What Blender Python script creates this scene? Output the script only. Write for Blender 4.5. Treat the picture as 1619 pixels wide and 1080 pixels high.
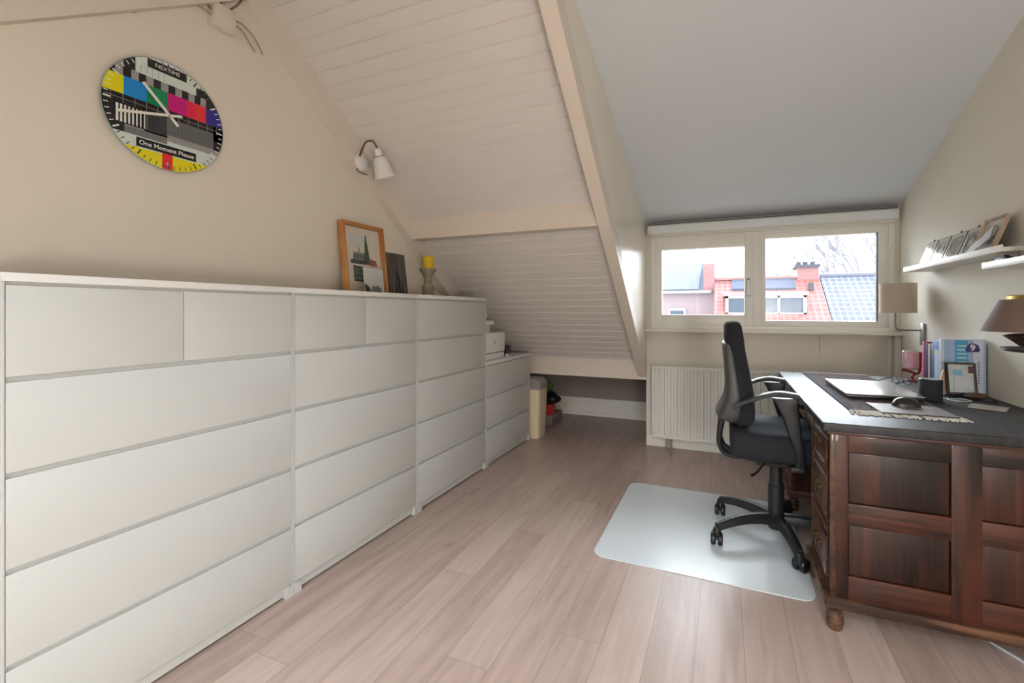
import bpy, bmesh, math, random
from math import sin, cos, pi, radians, atan2, sqrt
from mathutils import Vector, Matrix
for o in list(bpy.data.objects): bpy.data.objects.remove(o)
SC = bpy.context.scene
COL = SC.collection
random.seed(7)

# ------------------------------------------------------------------ camera
cd = bpy.data.cameras.new('camera')
cam = bpy.data.objects.new('camera', cd); COL.objects.link(cam)
cam.location = (0, 0, 1.1361)
cam.rotation_euler = (pi/2, 0, 0.3996)
cd.sensor_width = 36; cd.lens = 36*719.3/1619
cd.shift_x = (809.5-842.17)/1619
cd.shift_y = (491.74-540)/1619
cd.clip_start = 0.02; cd.clip_end = 300
SC.camera = cam

# ------------------------------------------------------------------ world, sun, exposure
w = bpy.data.worlds.new('overcast_sky'); SC.world = w; w.use_nodes = True
bg = w.node_tree.nodes['Background']
bg.inputs[0].default_value = (0.93, 0.965, 1.0, 1); bg.inputs[1].default_value = 3.9
def lamp(name, kind, loc, target, energy, color, **kw):
    d = bpy.data.lights.new(name, kind); d.energy = energy; d.color = color
    for k, v in kw.items(): setattr(d, k, v)
    o = bpy.data.objects.new(name, d); COL.objects.link(o); o.location = loc
    o.rotation_euler = (Vector(target)-Vector(loc)).to_track_quat('-Z', 'Y').to_euler()
    return o
# soft veiled sun behind the clouds, high over the street in front of the window
lamp('sun', 'SUN', (0.6, 9, 5), (-0.35, 3.0, 1.0), 20.0, (0.84, 0.93, 1.0), angle=radians(75))
# cool fill light added outside the unseen, added roof window behind the camera
lamp('added_roof_fill', 'AREA', (-0.35, -1.25, 2.25), (-0.35, 0.55, 0.75), 40, (0.78, 0.90, 1.0),
     shape='RECTANGLE', size=2.2, size_y=1.6)
lamp('added_warm_fill', 'POINT', (0.66, -0.60, 0.83), (0, 0, 0), 52, (1.0, 0.95, 0.90), shadow_soft_size=0.15)  # warm point fill added low behind the camera for brightness, no fixture
SC.view_settings.view_transform = 'Standard'
SC.view_settings.look = 'None'
SC.view_settings.gamma = 1
SC.view_settings.use_curve_mapping = False
SC.view_settings.exposure = 0.30

# ------------------------------------------------------------------ materials
def lin(c):
    return tuple(((x/255)/12.92 if x/255 <= 0.04045 else ((x/255+0.055)/1.055)**2.4) for x in c)
def mat(name, rgb, rough=0.6, metal=0.0, noise=0.0, nscale=8, bump=0.0, bscale=60, coat=0.0, spec=0.5, stretch=None):
    m = bpy.data.materials.new(name); m.use_nodes = True
    nt = m.node_tree; b = nt.nodes['Principled BSDF']
    c = lin(rgb)
    b.inputs['Base Color'].default_value = (*c, 1)
    b.inputs['Roughness'].default_value = rough
    b.inputs['Metallic'].default_value = metal
    b.inputs['Specular IOR Level'].default_value = spec
    b.inputs['Coat Weight'].default_value = coat
    tc = nt.nodes.new('ShaderNodeTexCoord')
    mp = nt.nodes.new('ShaderNodeMapping'); nt.links.new(tc.outputs['Object'], mp.inputs[0])
    if stretch: mp.inputs['Scale'].default_value = stretch
    if noise:
        n = nt.nodes.new('ShaderNodeTexNoise'); n.inputs['Scale'].default_value = nscale
        n.inputs['Detail'].default_value = 5
        nt.links.new(mp.outputs[0], n.inputs[0])
        r = nt.nodes.new('ShaderNodeValToRGB')
        r.color_ramp.elements[0].position = 0.3; r.color_ramp.elements[1].position = 0.7
        r.color_ramp.elements[0].color = (*[x*(1-noise) for x in c], 1)
        r.color_ramp.elements[1].color = (*[min(1, x*(1+noise)) for x in c], 1)
        nt.links.new(n.outputs[0], r.inputs[0]); nt.links.new(r.outputs[0], b.inputs['Base Color'])
    if bump:
        n2 = nt.nodes.new('ShaderNodeTexNoise'); n2.inputs['Scale'].default_value = bscale
        nt.links.new(mp.outputs[0], n2.inputs[0])
        bp = nt.nodes.new('ShaderNodeBump'); bp.inputs['Strength'].default_value = bump
        bp.inputs['Distance'].default_value = 0.004
        nt.links.new(n2.outputs[0], bp.inputs['Height']); nt.links.new(bp.outputs[0], b.inputs['Normal'])
    return m
def wood(name, dark, light, scale=3.0, axis='Z', rough=0.4, coat=0.0, fine=22, bump=0.25):
    """streaky wood: noise stretched along one axis plus fine pores"""
    m = bpy.data.materials.new(name); m.use_nodes = True
    nt = m.node_tree; L = nt.links; b = nt.nodes['Principled BSDF']
    b.inputs['Specular IOR Level'].default_value = 0.35
    b.inputs['Roughness'].default_value = rough; b.inputs['Coat Weight'].default_value = coat
    tc = nt.nodes.new('ShaderNodeTexCoord'); mp = nt.nodes.new('ShaderNodeMapping')
    s = {'X': (0.06, 1, 1), 'Y': (1, 0.06, 1), 'Z': (1, 1, 0.06)}[axis]
    mp.inputs['Scale'].default_value = s; L.new(tc.outputs['Object'], mp.inputs[0])
    n = nt.nodes.new('ShaderNodeTexNoise'); n.inputs['Scale'].default_value = scale*6; n.inputs['Detail'].default_value = 6
    n.inputs['Distortion'].default_value = 0.6; L.new(mp.outputs[0], n.inputs[0])
    n2 = nt.nodes.new('ShaderNodeTexNoise'); n2.inputs['Scale'].default_value = scale*fine; n2.inputs['Detail'].default_value = 3
    L.new(mp.outputs[0], n2.inputs[0])
    n3 = nt.nodes.new('ShaderNodeTexNoise'); n3.inputs['Scale'].default_value = 3.5; L.new(tc.outputs['Object'], n3.inputs[0])
    mx = nt.nodes.new('ShaderNodeMath'); mx.operation = 'MULTIPLY_ADD'; mx.inputs[1].default_value = 0.45
    L.new(n2.outputs[0], mx.inputs[0])
    ml = nt.nodes.new('ShaderNodeMath'); ml.operation = 'MULTIPLY'; ml.inputs[1].default_value = 0.55
    L.new(n.outputs[0], ml.inputs[0]); L.new(ml.outputs[0], mx.inputs[2])
    ad = nt.nodes.new('ShaderNodeMath'); ad.operation = 'MULTIPLY_ADD'; ad.inputs[1].default_value = 0.5; ad.inputs[2].default_value = -0.25
    L.new(n3.outputs[0], ad.inputs[0])
    ad2 = nt.nodes.new('ShaderNodeMath'); L.new(mx.outputs[0], ad2.inputs[0]); L.new(ad.outputs[0], ad2.inputs[1])
    r = nt.nodes.new('ShaderNodeValToRGB'); r.color_ramp.elements[0].position = 0.38; r.color_ramp.elements[1].position = 0.62
    r.color_ramp.elements[0].color = (*lin(dark), 1); r.color_ramp.elements[1].color = (*lin(light), 1)
    L.new(ad2.outputs[0], r.inputs[0]); L.new(r.outputs[0], b.inputs['Base Color'])
    bp = nt.nodes.new('ShaderNodeBump'); bp.inputs['Strength'].default_value = bump; bp.inputs['Distance'].default_value = 0.001
    L.new(n2.outputs[0], bp.inputs['Height']); L.new(bp.outputs[0], b.inputs['Normal'])
    return m

WALL = mat('cream_wall_paint', (226, 218, 204), 0.75, bump=0.05, bscale=150)
WALLR = mat('pale_wall_paint', (229, 224, 210), 0.7, bump=0.05, bscale=150)
CEIL = mat('white_ceiling_paint', (216, 221, 224), 0.8, bump=0.04, bscale=150)
BOARD = mat('painted_boards', (222, 217, 211), 0.5, noise=0.02, nscale=3)
BEAM = mat('cream_beam_paint', (222, 212, 198), 0.5, noise=0.02, nscale=4)
CHEEK = mat('cream_gloss_paint', (232, 225, 210), 0.28, noise=0.015, nscale=4)
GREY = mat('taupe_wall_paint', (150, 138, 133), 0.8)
TRIM = mat('white_trim_paint', (232, 228, 218), 0.4)
FRAMEW = mat('cream_window_frame', (236, 234, 226), 0.35)
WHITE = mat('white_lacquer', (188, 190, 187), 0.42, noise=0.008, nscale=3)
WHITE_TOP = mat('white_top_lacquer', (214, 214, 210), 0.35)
RAD = mat('radiator_enamel', (222, 220, 211), 0.4)
BLACKP = mat('black_plastic', (30, 31, 33), 0.45)
CHARP = mat('charcoal_plastic', (70, 69, 68), 0.5, bump=0.05, bscale=400)
ARMP = mat('grey_arm_plastic', (74, 75, 78), 0.34)
FABRIC = mat('black_fabric', (27, 28, 32), 0.95, noise=0.25, nscale=300, bump=0.4, bscale=700)
SEATF = mat('seat_fabric', (27, 30, 37), 0.85, noise=0.2, nscale=300, bump=0.4, bscale=700)
CHROME = mat('brushed_steel', (190, 190, 188), 0.3, 1.0)
PIPE = mat('bronze_tube', (92, 74, 58), 0.35, 0.8)
BRASS = mat('aged_brass', (92, 74, 46), 0.45, .8)
BRASSP = mat('bright_brass', (220, 190, 110), 0.25, 1.0)
OAK = wood('light_oak', (176, 118, 66), (212, 158, 100), 3, 'Z', 0.45)
PALEWOOD = wood('pale_wood', (172, 148, 126), (206, 186, 164), 3, 'Z', 0.5)
DESKW = wood('mahogany_stain', (24, 12, 9), (72, 36, 24), 3.2, 'Z', 0.42, 0.1)
DESKH = wood('mahogany_stain_rail', (28, 14, 10), (80, 41, 27), 3.2, 'X', 0.42, 0.1)
DESKY = wood('mahogany_stain_front', (44, 27, 20), (104, 68, 48), 3.2, 'Y', 0.32, 0.3)
DESKWORN = wood('worn_moulding', (50, 33, 25), (112, 78, 56), 4, 'X', 0.45)
DESKTOP = wood('dark_desktop', (24, 24, 27), (50, 50, 53), 2.5, 'Y', 0.48, 0.0, bump=0.15)
GLASSY = mat('dark_glass', (20, 22, 26), 0.08)
ALU = mat('laptop_aluminium', (206, 208, 210), 0.22, 0.75)
PAPER = mat('paper_white', (232, 230, 224), 0.7)

def glass_mat():
    m = bpy.data.materials.new('window_glass'); m.use_nodes = True
    nt = m.node_tree; nt.nodes.clear()
    o = nt.nodes.new('ShaderNodeOutputMaterial'); t = nt.nodes.new('ShaderNodeBsdfTransparent')
    g = nt.nodes.new('ShaderNodeBsdfGlossy'); g.inputs['Roughness'].default_value = 0.02
    f = nt.nodes.new('ShaderNodeFresnel'); f.inputs[0].default_value = 1.45
    mx = nt.nodes.new('ShaderNodeMixShader')
    nt.links.new(f.outputs[0], mx.inputs[0]); nt.links.new(t.outputs[0], mx.inputs[1]); nt.links.new(g.outputs[0], mx.inputs[2])
    nt.links.new(mx.outputs[0], o.inputs[0]); return m
GLASS = glass_mat()

def floor_mat():
    m = bpy.data.materials.new('whitewashed_oak_planks'); m.use_nodes = True
    nt = m.node_tree; L = nt.links; b = nt.nodes['Principled BSDF']
    N = nt.nodes.new
    tc = N('ShaderNodeTexCoord'); sp = N('ShaderNodeSeparateXYZ'); L.new(tc.outputs['Object'], sp.inputs[0])
    def math_(op, a, bb=None, c=None):
        n = N('ShaderNodeMath'); n.operation = op
        for i, x in enumerate((a, bb, c)):
            if x is None: continue
            if isinstance(x, (int, float)): n.inputs[i].default_value = x
            else: L.new(x, n.inputs[i])
        return n.outputs[0]
    u = math_('DIVIDE', math_('ADD', sp.outputs[0], 9.24), 0.15)          # across planks
    ui = math_('FLOOR', u); uf = math_('FRACT', u)
    wn = N('ShaderNodeTexWhiteNoise'); wn.noise_dimensions = '1D'; L.new(ui, wn.inputs['W'])
    v = math_('DIVIDE', math_('ADD', sp.outputs[1], math_('MULTIPLY', wn.outputs[0], 1.35)), 1.35)
    vi = math_('FLOOR', v); vf = math_('FRACT', v)
    cb = N('ShaderNodeCombineXYZ'); L.new(ui, cb.inputs[0]); L.new(vi, cb.inputs[1])
    wn2 = N('ShaderNodeTexWhiteNoise'); wn2.noise_dimensions = '3D'; L.new(cb.outputs[0], wn2.inputs['Vector'])
    # gap lines
    e1 = math_('MINIMUM', uf, math_('SUBTRACT', 1.0, uf))
    e2 = math_('MINIMUM', vf, math_('SUBTRACT', 1.0, vf))
    g1 = math_('LESS_THAN', e1, 0.011); g2 = math_('LESS_THAN', e2, 0.0011)
    gap = math_('MAXIMUM', g1, g2)
    # grain
    off = N('ShaderNodeVectorMath'); off.operation = 'MULTIPLY_ADD'
    L.new(wn2.outputs['Color'], off.inputs[0]); off.inputs[1].default_value = (7, 7, 7); L.new(tc.outputs['Object'], off.inputs[2])
    mp = N('ShaderNodeMapping'); mp.inputs['Scale'].default_value = (1, 0.09, 1); L.new(off.outputs[0], mp.inputs[0])
    gn = N('ShaderNodeTexNoise'); gn.inputs['Scale'].default_value = 26; gn.inputs['Detail'].default_value = 7; gn.inputs['Distortion'].default_value = 0.8
    L.new(mp.outputs[0], gn.inputs[0])
    fn = N('ShaderNodeTexNoise'); fn.inputs['Scale'].default_value = 190; fn.inputs['Detail'].default_value = 2; L.new(mp.outputs[0], fn.inputs[0])
    bn = N('ShaderNodeTexNoise'); bn.inputs['Scale'].default_value = 2.2; bn.inputs['Detail'].default_value = 3; L.new(off.outputs[0], bn.inputs[0])
    kn = N('ShaderNodeTexVoronoi'); kn.inputs['Scale'].default_value = 2.3
    mp2 = N('ShaderNodeMapping'); mp2.inputs['Scale'].default_value = (1, 0.6, 1); L.new(off.outputs[0], mp2.inputs[0]); L.new(mp2.outputs[0], kn.inputs[0])
    knot = N('ShaderNodeMapRange'); knot.inputs[1].default_value = 0.015; knot.inputs[2].default_value = 0.06; knot.inputs[3].default_value = 1; knot.inputs[4].default_value = 0
    L.new(kn.outputs['Distance'], knot.inputs[0])
    val = math_('ADD', math_('MULTIPLY', gn.outputs[0], 0.60), math_('MULTIPLY', wn2.outputs[0], 0.26))
    val = math_('ADD', val, math_('MULTIPLY', fn.outputs[0], 0.09))
    val = math_('ADD', val, math_('MULTIPLY', bn.outputs[0], 0.26))
    r = N('ShaderNodeValToRGB')
    els = r.color_ramp.elements
    els[0].position = 0.30; els[0].color = (*lin((150, 129, 119)), 1)
    els[1].position = 0.92; els[1].color = (*lin((200, 181, 170)), 1)
    e = els.new(0.6); e.color = (*lin((178, 157, 147)), 1)
    L.new(val, r.inputs[0])
    mk1 = N('ShaderNodeMixRGB'); mk1.inputs[2].default_value = (*lin((120, 98, 88)), 1)
    L.new(math_('MULTIPLY', knot.outputs[0], 0.6), mk1.inputs[0]); L.new(r.outputs[0], mk1.inputs[1])
    mk = N('ShaderNodeMixRGB'); mk.inputs[2].default_value = (*lin((112, 94, 86)), 1)
    L.new(math_('MULTIPLY', gap, 0.36), mk.inputs[0]); L.new(mk1.outputs[0], mk.inputs[1])
    L.new(mk.outputs[0], b.inputs['Base Color'])
    b.inputs['Roughness'].default_value = 0.36
    bp = N('ShaderNodeBump'); bp.inputs['Strength'].default_value = 0.25; bp.inputs['Distance'].default_value = 0.001
    L.new(math_('SUBTRACT', math_('MULTIPLY', fn.outputs[0], 0.3), gap), bp.inputs['Height']); L.new(bp.outputs[0], b.inputs['Normal'])
    return m
FLOOR = floor_mat()

def tile_mat(name, c1, c2, mortar, w=0.22, h=0.3, rough=0.7, axis='xz', msize=0.035):
    m = bpy.data.materials.new(name); m.use_nodes = True
    nt = m.node_tree; b = nt.nodes['Principled BSDF']; b.inputs['Roughness'].default_value = rough
    tc = nt.nodes.new('ShaderNodeTexCoord'); sp = nt.nodes.new('ShaderNodeSeparateXYZ'); cb = nt.nodes.new('ShaderNodeCombineXYZ')
    nt.links.new(tc.outputs['Object'], sp.inputs[0])
    nt.links.new(sp.outputs[0], cb.inputs[0]); nt.links.new(sp.outputs[1 if axis == 'xy' else 2], cb.inputs[1])
    br = nt.nodes.new('ShaderNodeTexBrick'); nt.links.new(cb.outputs[0], br.inputs[0])
    br.inputs['Scale'].default_value = 1; br.inputs['Brick Width'].default_value = w; br.inputs['Row Height'].default_value = h
    br.inputs['Mortar Size'].default_value = msize; br.inputs['Mortar Smooth'].default_value = 0.4
    br.offset = 0.0 if axis == 'xy' else 0.5
    br.inputs[1].default_value = (*lin(c1), 1); br.inputs[2].default_value = (*lin(c2), 1); br.inputs[3].default_value = (*lin(mortar), 1)
    nt.links.new(br.outputs[0], b.inputs['Base Color']); return m

# ------------------------------------------------------------------ mesh helpers
def nbm(): return bmesh.new()
def box(bm, x0, x1, y0, y1, z0, z1, bev=0.0, mi=0, seg=2, M=None):
    r = bmesh.ops.create_cube(bm, size=1)
    vs = r['verts']
    bmesh.ops.scale(bm, vec=(abs(x1-x0), abs(y1-y0), abs(z1-z0)), verts=vs)
    bmesh.ops.translate(bm, vec=((x0+x1)/2, (y0+y1)/2, (z0+z1)/2), verts=vs)
    fs = set(f for v in vs for f in v.link_faces)
    if bev:
        es = list(set(e for v in vs for e in v.link_edges))
        rb = bmesh.ops.bevel(bm, geom=es, offset=bev, segments=seg, affect='EDGES', profile=0.6)
        fs = set(rb['faces']) | set(f for f in fs if f.is_valid)
        vs = list(set(v for f in fs for v in f.verts))
    for f in fs: f.material_index = mi
    if M is not None: bmesh.ops.transform(bm, matrix=M, verts=list(set(v for f in fs for v in f.verts)))
    return fs
def loft(bm, rings, cap=True, mi=0, closed=True):
    R = [[bm.verts.new(p) for p in ring] for ring in rings]
    fs = []
    for a, b in zip(R, R[1:]):
        n = len(a); rng = range(n) if closed else range(n-1)
        for i in rng:
            j = (i+1) % n
            try: fs.append(bm.faces.new((a[i], a[j], b[j], b[i])))
            except ValueError: pass
    if cap:
        for r in (R[0], R[-1]):
            try: fs.append(bm.faces.new(r))
            except ValueError: pass
    for f in fs: f.material_index = mi
    return R
def lathe(bm, prof, c=(0, 0, 0), n=24, mi=0, M=None, cap=True):
    rings = []
    for r, z in prof:
        r = max(r, 0.0004)
        ring = [Vector((r*cos(2*pi*i/n), r*sin(2*pi*i/n), z)) for i in range(n)]
        if M is not None: ring = [M @ p for p in ring]
        rings.append([p+Vector(c) for p in ring])
    return loft(bm, rings, cap, mi)
def tube(bm, pts, r, n=8, mi=0, flat=1.0, up=None):
    pts = [Vector(p) for p in pts]
    rs = r if isinstance(r, (list, tuple)) else [r]*len(pts)
    rings = []; prev = None
    for i, p in enumerate(pts):
        t = (pts[min(i+1, len(pts)-1)]-pts[max(i-1, 0)]).normalized()
        if prev is None:
            a = Vector(up) if up else (Vector((0, 0, 1)) if abs(t.z) < 0.9 else Vector((1, 0, 0)))
        else: a = prev
        a = (a - t*a.dot(t)).normalized(); b = t.cross(a); prev = a
        rings.append([p + a*rs[i]*cos(2*pi*k/n)*flat + b*rs[i]*sin(2*pi*k/n) for k in range(n)])
    loft(bm, rings, True, mi)
def smooth_path(pts, sub=6):
    pts = [Vector(p) for p in pts]; out = []
    P = [pts[0]] + pts + [pts[-1]]
    for i in range(1, len(P)-2):
        p0, p1, p2, p3 = P[i-1], P[i], P[i+1], P[i+2]
        for k in range(sub):
            t = k/sub
            out.append(0.5*((2*p1)+(p2-p0)*t+(2*p0-5*p1+4*p2-p3)*t*t+(3*p1-p0-3*p2+p3)*t**3))
    out.append(pts[-1]); return out
def prism(bm, poly, axis, a, b, mi=0):
    """poly of 2D points extruded along axis from a to b. axis X: (y,z), Y: (x,z), Z: (x,y)"""
    def P(q, t):
        return {'X': (t, q[0], q[1]), 'Y': (q[0], t, q[1]), 'Z': (q[0], q[1], t)}[axis]
    v0 = [bm.verts.new(P(q, a)) for q in poly]; v1 = [bm.verts.new(P(q, b)) for q in poly]
    n = len(poly); fs = [bm.faces.new(v0), bm.faces.new(v1)]
    for i in range(n): fs.append(bm.faces.new((v0[i], v0[(i+1) % n], v1[(i+1) % n], v1[i])))
    for f in fs: f.material_index = mi
    return fs
def rrect(x0, x1, y0, y1, r, n=5):
    out = []
    for cx, cy, a in ((x1-r, y1-r, 0), (x0+r, y1-r, pi/2), (x0+r, y0+r, pi), (x1-r, y0+r, 1.5*pi)):
        for k in range(n+1): out.append((cx+r*cos(a+k*pi/2/n), cy+r*sin(a+k*pi/2/n)))
    return out
def text(bm, s, M, size, mi=0, ext=0.0, align='CENTER', bold=0.0):
    c = bpy.data.curves.new('t', 'FONT'); c.body = s; c.size = size; c.extrude = ext; c.align_x = align; c.align_y = 'CENTER'
    c.offset = bold; c.resolution_u = 3
    o = bpy.data.objects.new('t', c); COL.objects.link(o); bpy.context.view_layer.update()
    dg = bpy.context.evaluated_depsgraph_get(); me = o.evaluated_get(dg).to_mesh()
    vs = [bm.verts.new(M @ v.co) for v in me.vertices]
    for p in me.polygons:
        try: f = bm.faces.new([vs[i] for i in p.vertices]); f.material_index = mi
        except ValueError: pass
    o.evaluated_get(dg).to_mesh_clear()
    bpy.data.objects.remove(o); bpy.data.curves.remove(c)
def wpos(o):
    v = Vector((0, 0, 0))
    while o is not None: v += o.location; o = o.parent
    return v
def mk(name, bm, mats, parent=None, smooth=None, local=False):
    """one mesh object; geometry in bm is in world coordinates unless local"""
    bmesh.ops.recalc_face_normals(bm, faces=bm.faces[:])
    me = bpy.data.meshes.new(name); 
    if parent is not None and not local:
        bmesh.ops.translate(bm, vec=-wpos(parent), verts=bm.verts[:])
    bm.to_mesh(me); bm.free()
    for m in (mats if isinstance(mats, (list, tuple)) else [mats]): me.materials.append(m)
    if smooth is not None:
        for p in me.polygons: p.use_smooth = True
        me.set_sharp_from_angle(angle=radians(smooth))
    o = bpy.data.objects.new(name, me); COL.objects.link(o)
    if parent is not None: o.parent = parent
    return o
def tag(o, label, cat, group=None, kind=None):
    o['label'] = label; o['category'] = cat
    if group: o['group'] = group
    if kind: o['kind'] = kind
    return o
def thing(name, loc, label, cat, group=None):
    o = bpy.data.objects.new(name, None); COL.objects.link(o); o.location = loc; o.empty_display_size = 0.1
    return tag(o, label, cat, group)
def struct(name, bm, mats, parent=None, smooth=None):
    o = mk(name, bm, mats, parent, smooth)
    if parent is None: o['kind'] = 'structure'
    return o
def bxo(name, m, parent, *a, bev=0.0, smooth=35, **k):
    bm = nbm(); box(bm, *a, bev=bev, **k); return mk(name, bm, m, parent, smooth if bev else None)

# ------------------------------------------------------------------ room shell
XL, XR, YW, YB = -2.08, 1.13, 3.94, -1.75
XC = -0.615                                     # dormer cheek
RB = lambda y: 3.83-0.79*y                      # underside of the roof boards
RU = lambda y: 3.69-0.79*y                      # underside of the rafters
DC = lambda y: 3.178-0.33*y                     # dormer ceiling
BR = lambda y: 1.69+0.72*y                      # back slope
bm = nbm(); box(bm, XL-.15, XR+.15, YB-.1, 5.0, -.1, 0); struct('floor', bm, FLOOR)
bm = nbm(); prism(bm, [(YB-.1, -.1), (5.0, -.1), (5.0, .6), (1.5, 3.2), (1.2, 3.2), (YB-.1, .8)], 'X', XL-.12, XL); struct('wall_left', bm, WALL)
bm = nbm(); box(bm, XR, XR+.12, YB-.1, 4.2, -.1, 3.2); struct('wall_right', bm, WALLR)
bm = nbm(); box(bm, XL-.1, XR+.1, YB-.12, YB, -.1, .6); struct('wall_back', bm, WALL)
# window wall with its opening
bm = nbm()
WX0, WX1, WZ0, WZ1 = -.575, 1.1, .985, 1.77
box(bm, XC, XR+.05, YW, YW+.14, -.1, WZ0-.02)
box(bm, XC, XR+.05, YW, YW+.14, WZ1, 2.05)
box(bm, XC, WX0, YW, YW+.14, WZ0-.02, WZ1)
box(bm, WX1, XR+.05, YW, YW+.14, WZ0-.02, WZ1)
box(bm, XC, XC+.06, YW+.14, 4.95, -.1, .62)
struct('wall_front', bm, mat('window_wall_paint', (222, 216, 203), 0.7, bump=0.05, bscale=150))
# low knee wall under the eaves
bm = nbm(); box(bm, XL-.1, XC+.06, 4.82, 4.92, -.1, .62); struct('wall_eaves', bm, GREY)
bm = nbm(); box(bm, XL, XC, 4.795, 4.82, .03, .19, .004); box(bm, XL, XC, 4.78, 4.82, 0, .035, .006); struct('baseboard_eaves', bm, TRIM)
bm = nbm(); box(bm, XL-.1, XC+.06, 3.975, 4.92, .60, .66); struct('ceiling_eaves', bm, GREY)
# tongue and groove boarding of the roof slope: boards run along X
def slope_boards():
    bm = nbm(); L = sqrt(1+.79**2); d = Vector((0, 1, -.79))/L; nrm = Vector((0, .79, 1))/L    # outward
    P0 = Vector((0, 1.36, RB(1.36))); s1 = (4.0-1.36)*L; prof = []; s = 0; p = .08
    while s < s1:
        prof += [(s, .0), (s+p-.0085, .0), (s+p-.0055, .0045), (s+p-.0035, .0045)]
        s += p
    prof.append((s1, 0))
    top = [P0+d*a+nrm*h for a, h in prof]
    v0 = [bm.verts.new(q+Vector((XL-.05, 0, 0))) for q in top]; v1 = [bm.verts.new(q+Vector((XC-.03, 0, 0))) for q in top]
    for i in range(len(top)-1): bm.faces.new((v0[i], v0[i+1], v1[i+1], v1[i]))
    prism(bm, [(1.36, RB(1.36)+.012), (4.0, RB(4.0)+.012), (4.0, RB(4.0)+.12), (1.36, RB(1.36)+.16)], 'X', XL-.1, XC-.03)
    return bm
struct('ceiling', slope_boards(), BOARD)
bm = nbm(); prism(bm, [(1.3, DC(1.3)), (4.05, DC(4.05)), (4.05, DC(4.05)+.12), (1.3, DC(1.3)+.12)], 'X', XC-.065, XR+.05); struct('ceiling_dormer', bm, CEIL)
# cheek of the dormer
bm = nbm(); prism(bm, [(1.26, RU(1.26)+.03), (3.965, RU(3.965)+.03), (3.965, DC(3.965)+.02), (1.26, DC(1.26)+.02)], 'X', XC-.06, XC); struct('wall_dormer_cheek', bm, CHEEK)
bm = nbm(); prism(bm, [(1.2, RU(1.2)), (3.965, RU(3.965)), (3.965, RU(3.965)+.13), (1.2, RU(1.2)+.13)], 'X', -.683, XC+.004); struct('trim_1', bm, BEAM)
# rafter on the gable wall, both slopes
bm = nbm(); prism(bm, [(1.42, RU(1.42)), (4.0, RU(4.0)), (4.0, RB(4.0)+.02), (1.42, RB(1.42)+.02)], 'X', XL, -2.02); struct('trim_2', bm, BEAM)
bm = nbm(); prism(bm, [(YB, BR(YB)-.14), (1.42, BR(1.42)-.14), (1.42, BR(1.42)+.02), (YB, BR(YB)+.02)], 'X', XL, -2.02); box(bm, XL, -2.06, .2, .21, 1.5, 1.51); struct('trim_3', bm, BEAM)
# purlin and its top slope
bm = nbm(); prism(bm, [(2.6, RU(2.6)), (2.70, RU(2.6)), (2.72, RB(2.72)+.02), (2.6, RB(2.6)+.02)], 'X', -2.02, -.68); struct('trim_4', bm, BEAM)
# eaves board
bm = nbm(); box(bm, XL, XC-.001, 3.945, 3.975, .548, .77, .003); struct('trim_5', bm, BEAM)
# ridge beam
bm = nbm(); box(bm, XL, XR, 1.37, 1.47, 2.60, 2.72, .004); struct('trim_6', bm, BEAM)
# back slope with a roof window added out of view to brighten the room
bm = nbm()
def slab(y0, y1, x0, x1): prism(bm, [(y0, BR(y0)), (y1, BR(y1)), (y1, BR(y1)+.12), (y0, BR(y0)+.12)], 'X', x0, x1)
slab(YB-.1, -1.2, XL-.1, XR+.1); slab(.2, 1.42, XL-.1, XR+.1); slab(-1.2, .2, XL-.1, -1.5); slab(-1.2, .2, .6, XR+.1)
struct('ceiling_back', bm, BOARD)
def fr(y0, y1, x0, x1): prism(bm, [(y0, BR(y0)+.03), (y1, BR(y1)+.03), (y1, BR(y1)+.10), (y0, BR(y0)+.10)], 'X', x0, x1)
bm = nbm(); fr(-1.2, -1.12, -1.5, .6); fr(.12, .2, -1.5, .6); fr(-1.12, .12, -1.5, -1.42); fr(-1.12, .12, .52, .6); fr(-1.12, .12, -.48, -.42)
w2 = struct('added_roof_window', bm, FRAMEW)
bm = nbm(); prism(bm, [(-1.13, BR(-1.13)+.06), (.13, BR(.13)+.06), (.13, BR(.13)+.066), (-1.13, BR(-1.13)+.066)], 'X', -1.43, .53); mk('window_pane', bm, GLASS, w2)

# ------------------------------------------------------------------ front window
bm = nbm()
def rframe(bm, x0, x1, z0, z1, wl, wr, wb, wt, y0, y1, bev=.004):
    box(bm, x0, x0+wl, y0, y1, z0, z1, bev); box(bm, x1-wr, x1, y0, y1, z0, z1, bev)
    box(bm, x0+wl-.002, x1-wr+.002, y0, y1, z0, z0+wb, bev); box(bm, x0+wl-.002, x1-wr+.002, y0, y1, z1-wt, z1, bev)
rframe(bm, WX0, WX1, WZ0, WZ1, .035, .032, .035, .03, 3.935, 4.06)
box(bm, .196, .262, 3.955, 4.05, WZ0+.03, WZ1-.02, .004)
win = struct('window_1', bm, FRAMEW, None, 35)
bm = nbm(); rframe(bm, -.545, .200, 1.016, 1.748, .058, .058, .090, .100, 3.945, 4.01, .006); sash = mk('window_sash', bm, FRAMEW, win, 35)
bm = nbm(); box(bm, -.49, .145, 3.985, 3.991, 1.10, 1.65); mk('window_pane', bm, GLASS, sash)
bm = nbm(); rframe(bm, .258, 1.07, 1.02, 1.745, .034, .060, .042, .046, 3.962, 4.02, .005)
fx = mk('fixed_frame', bm, FRAMEW, win, 35)
bm = nbm(); box(bm, 1.003, 1.0135, 3.966, 4.0, 1.062, 1.70); mk('glazing_gasket', bm, mat('grey_gasket', (95, 98, 100), .6), fx)
bm = nbm(); box(bm, .285, 1.02, 3.988, 3.994, 1.055, 1.705); mk('window_pane', bm, GLASS, fx)
bm = nbm(); box(bm, .163, .180, 3.905, 3.935, 1.355, 1.375, .006)
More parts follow.
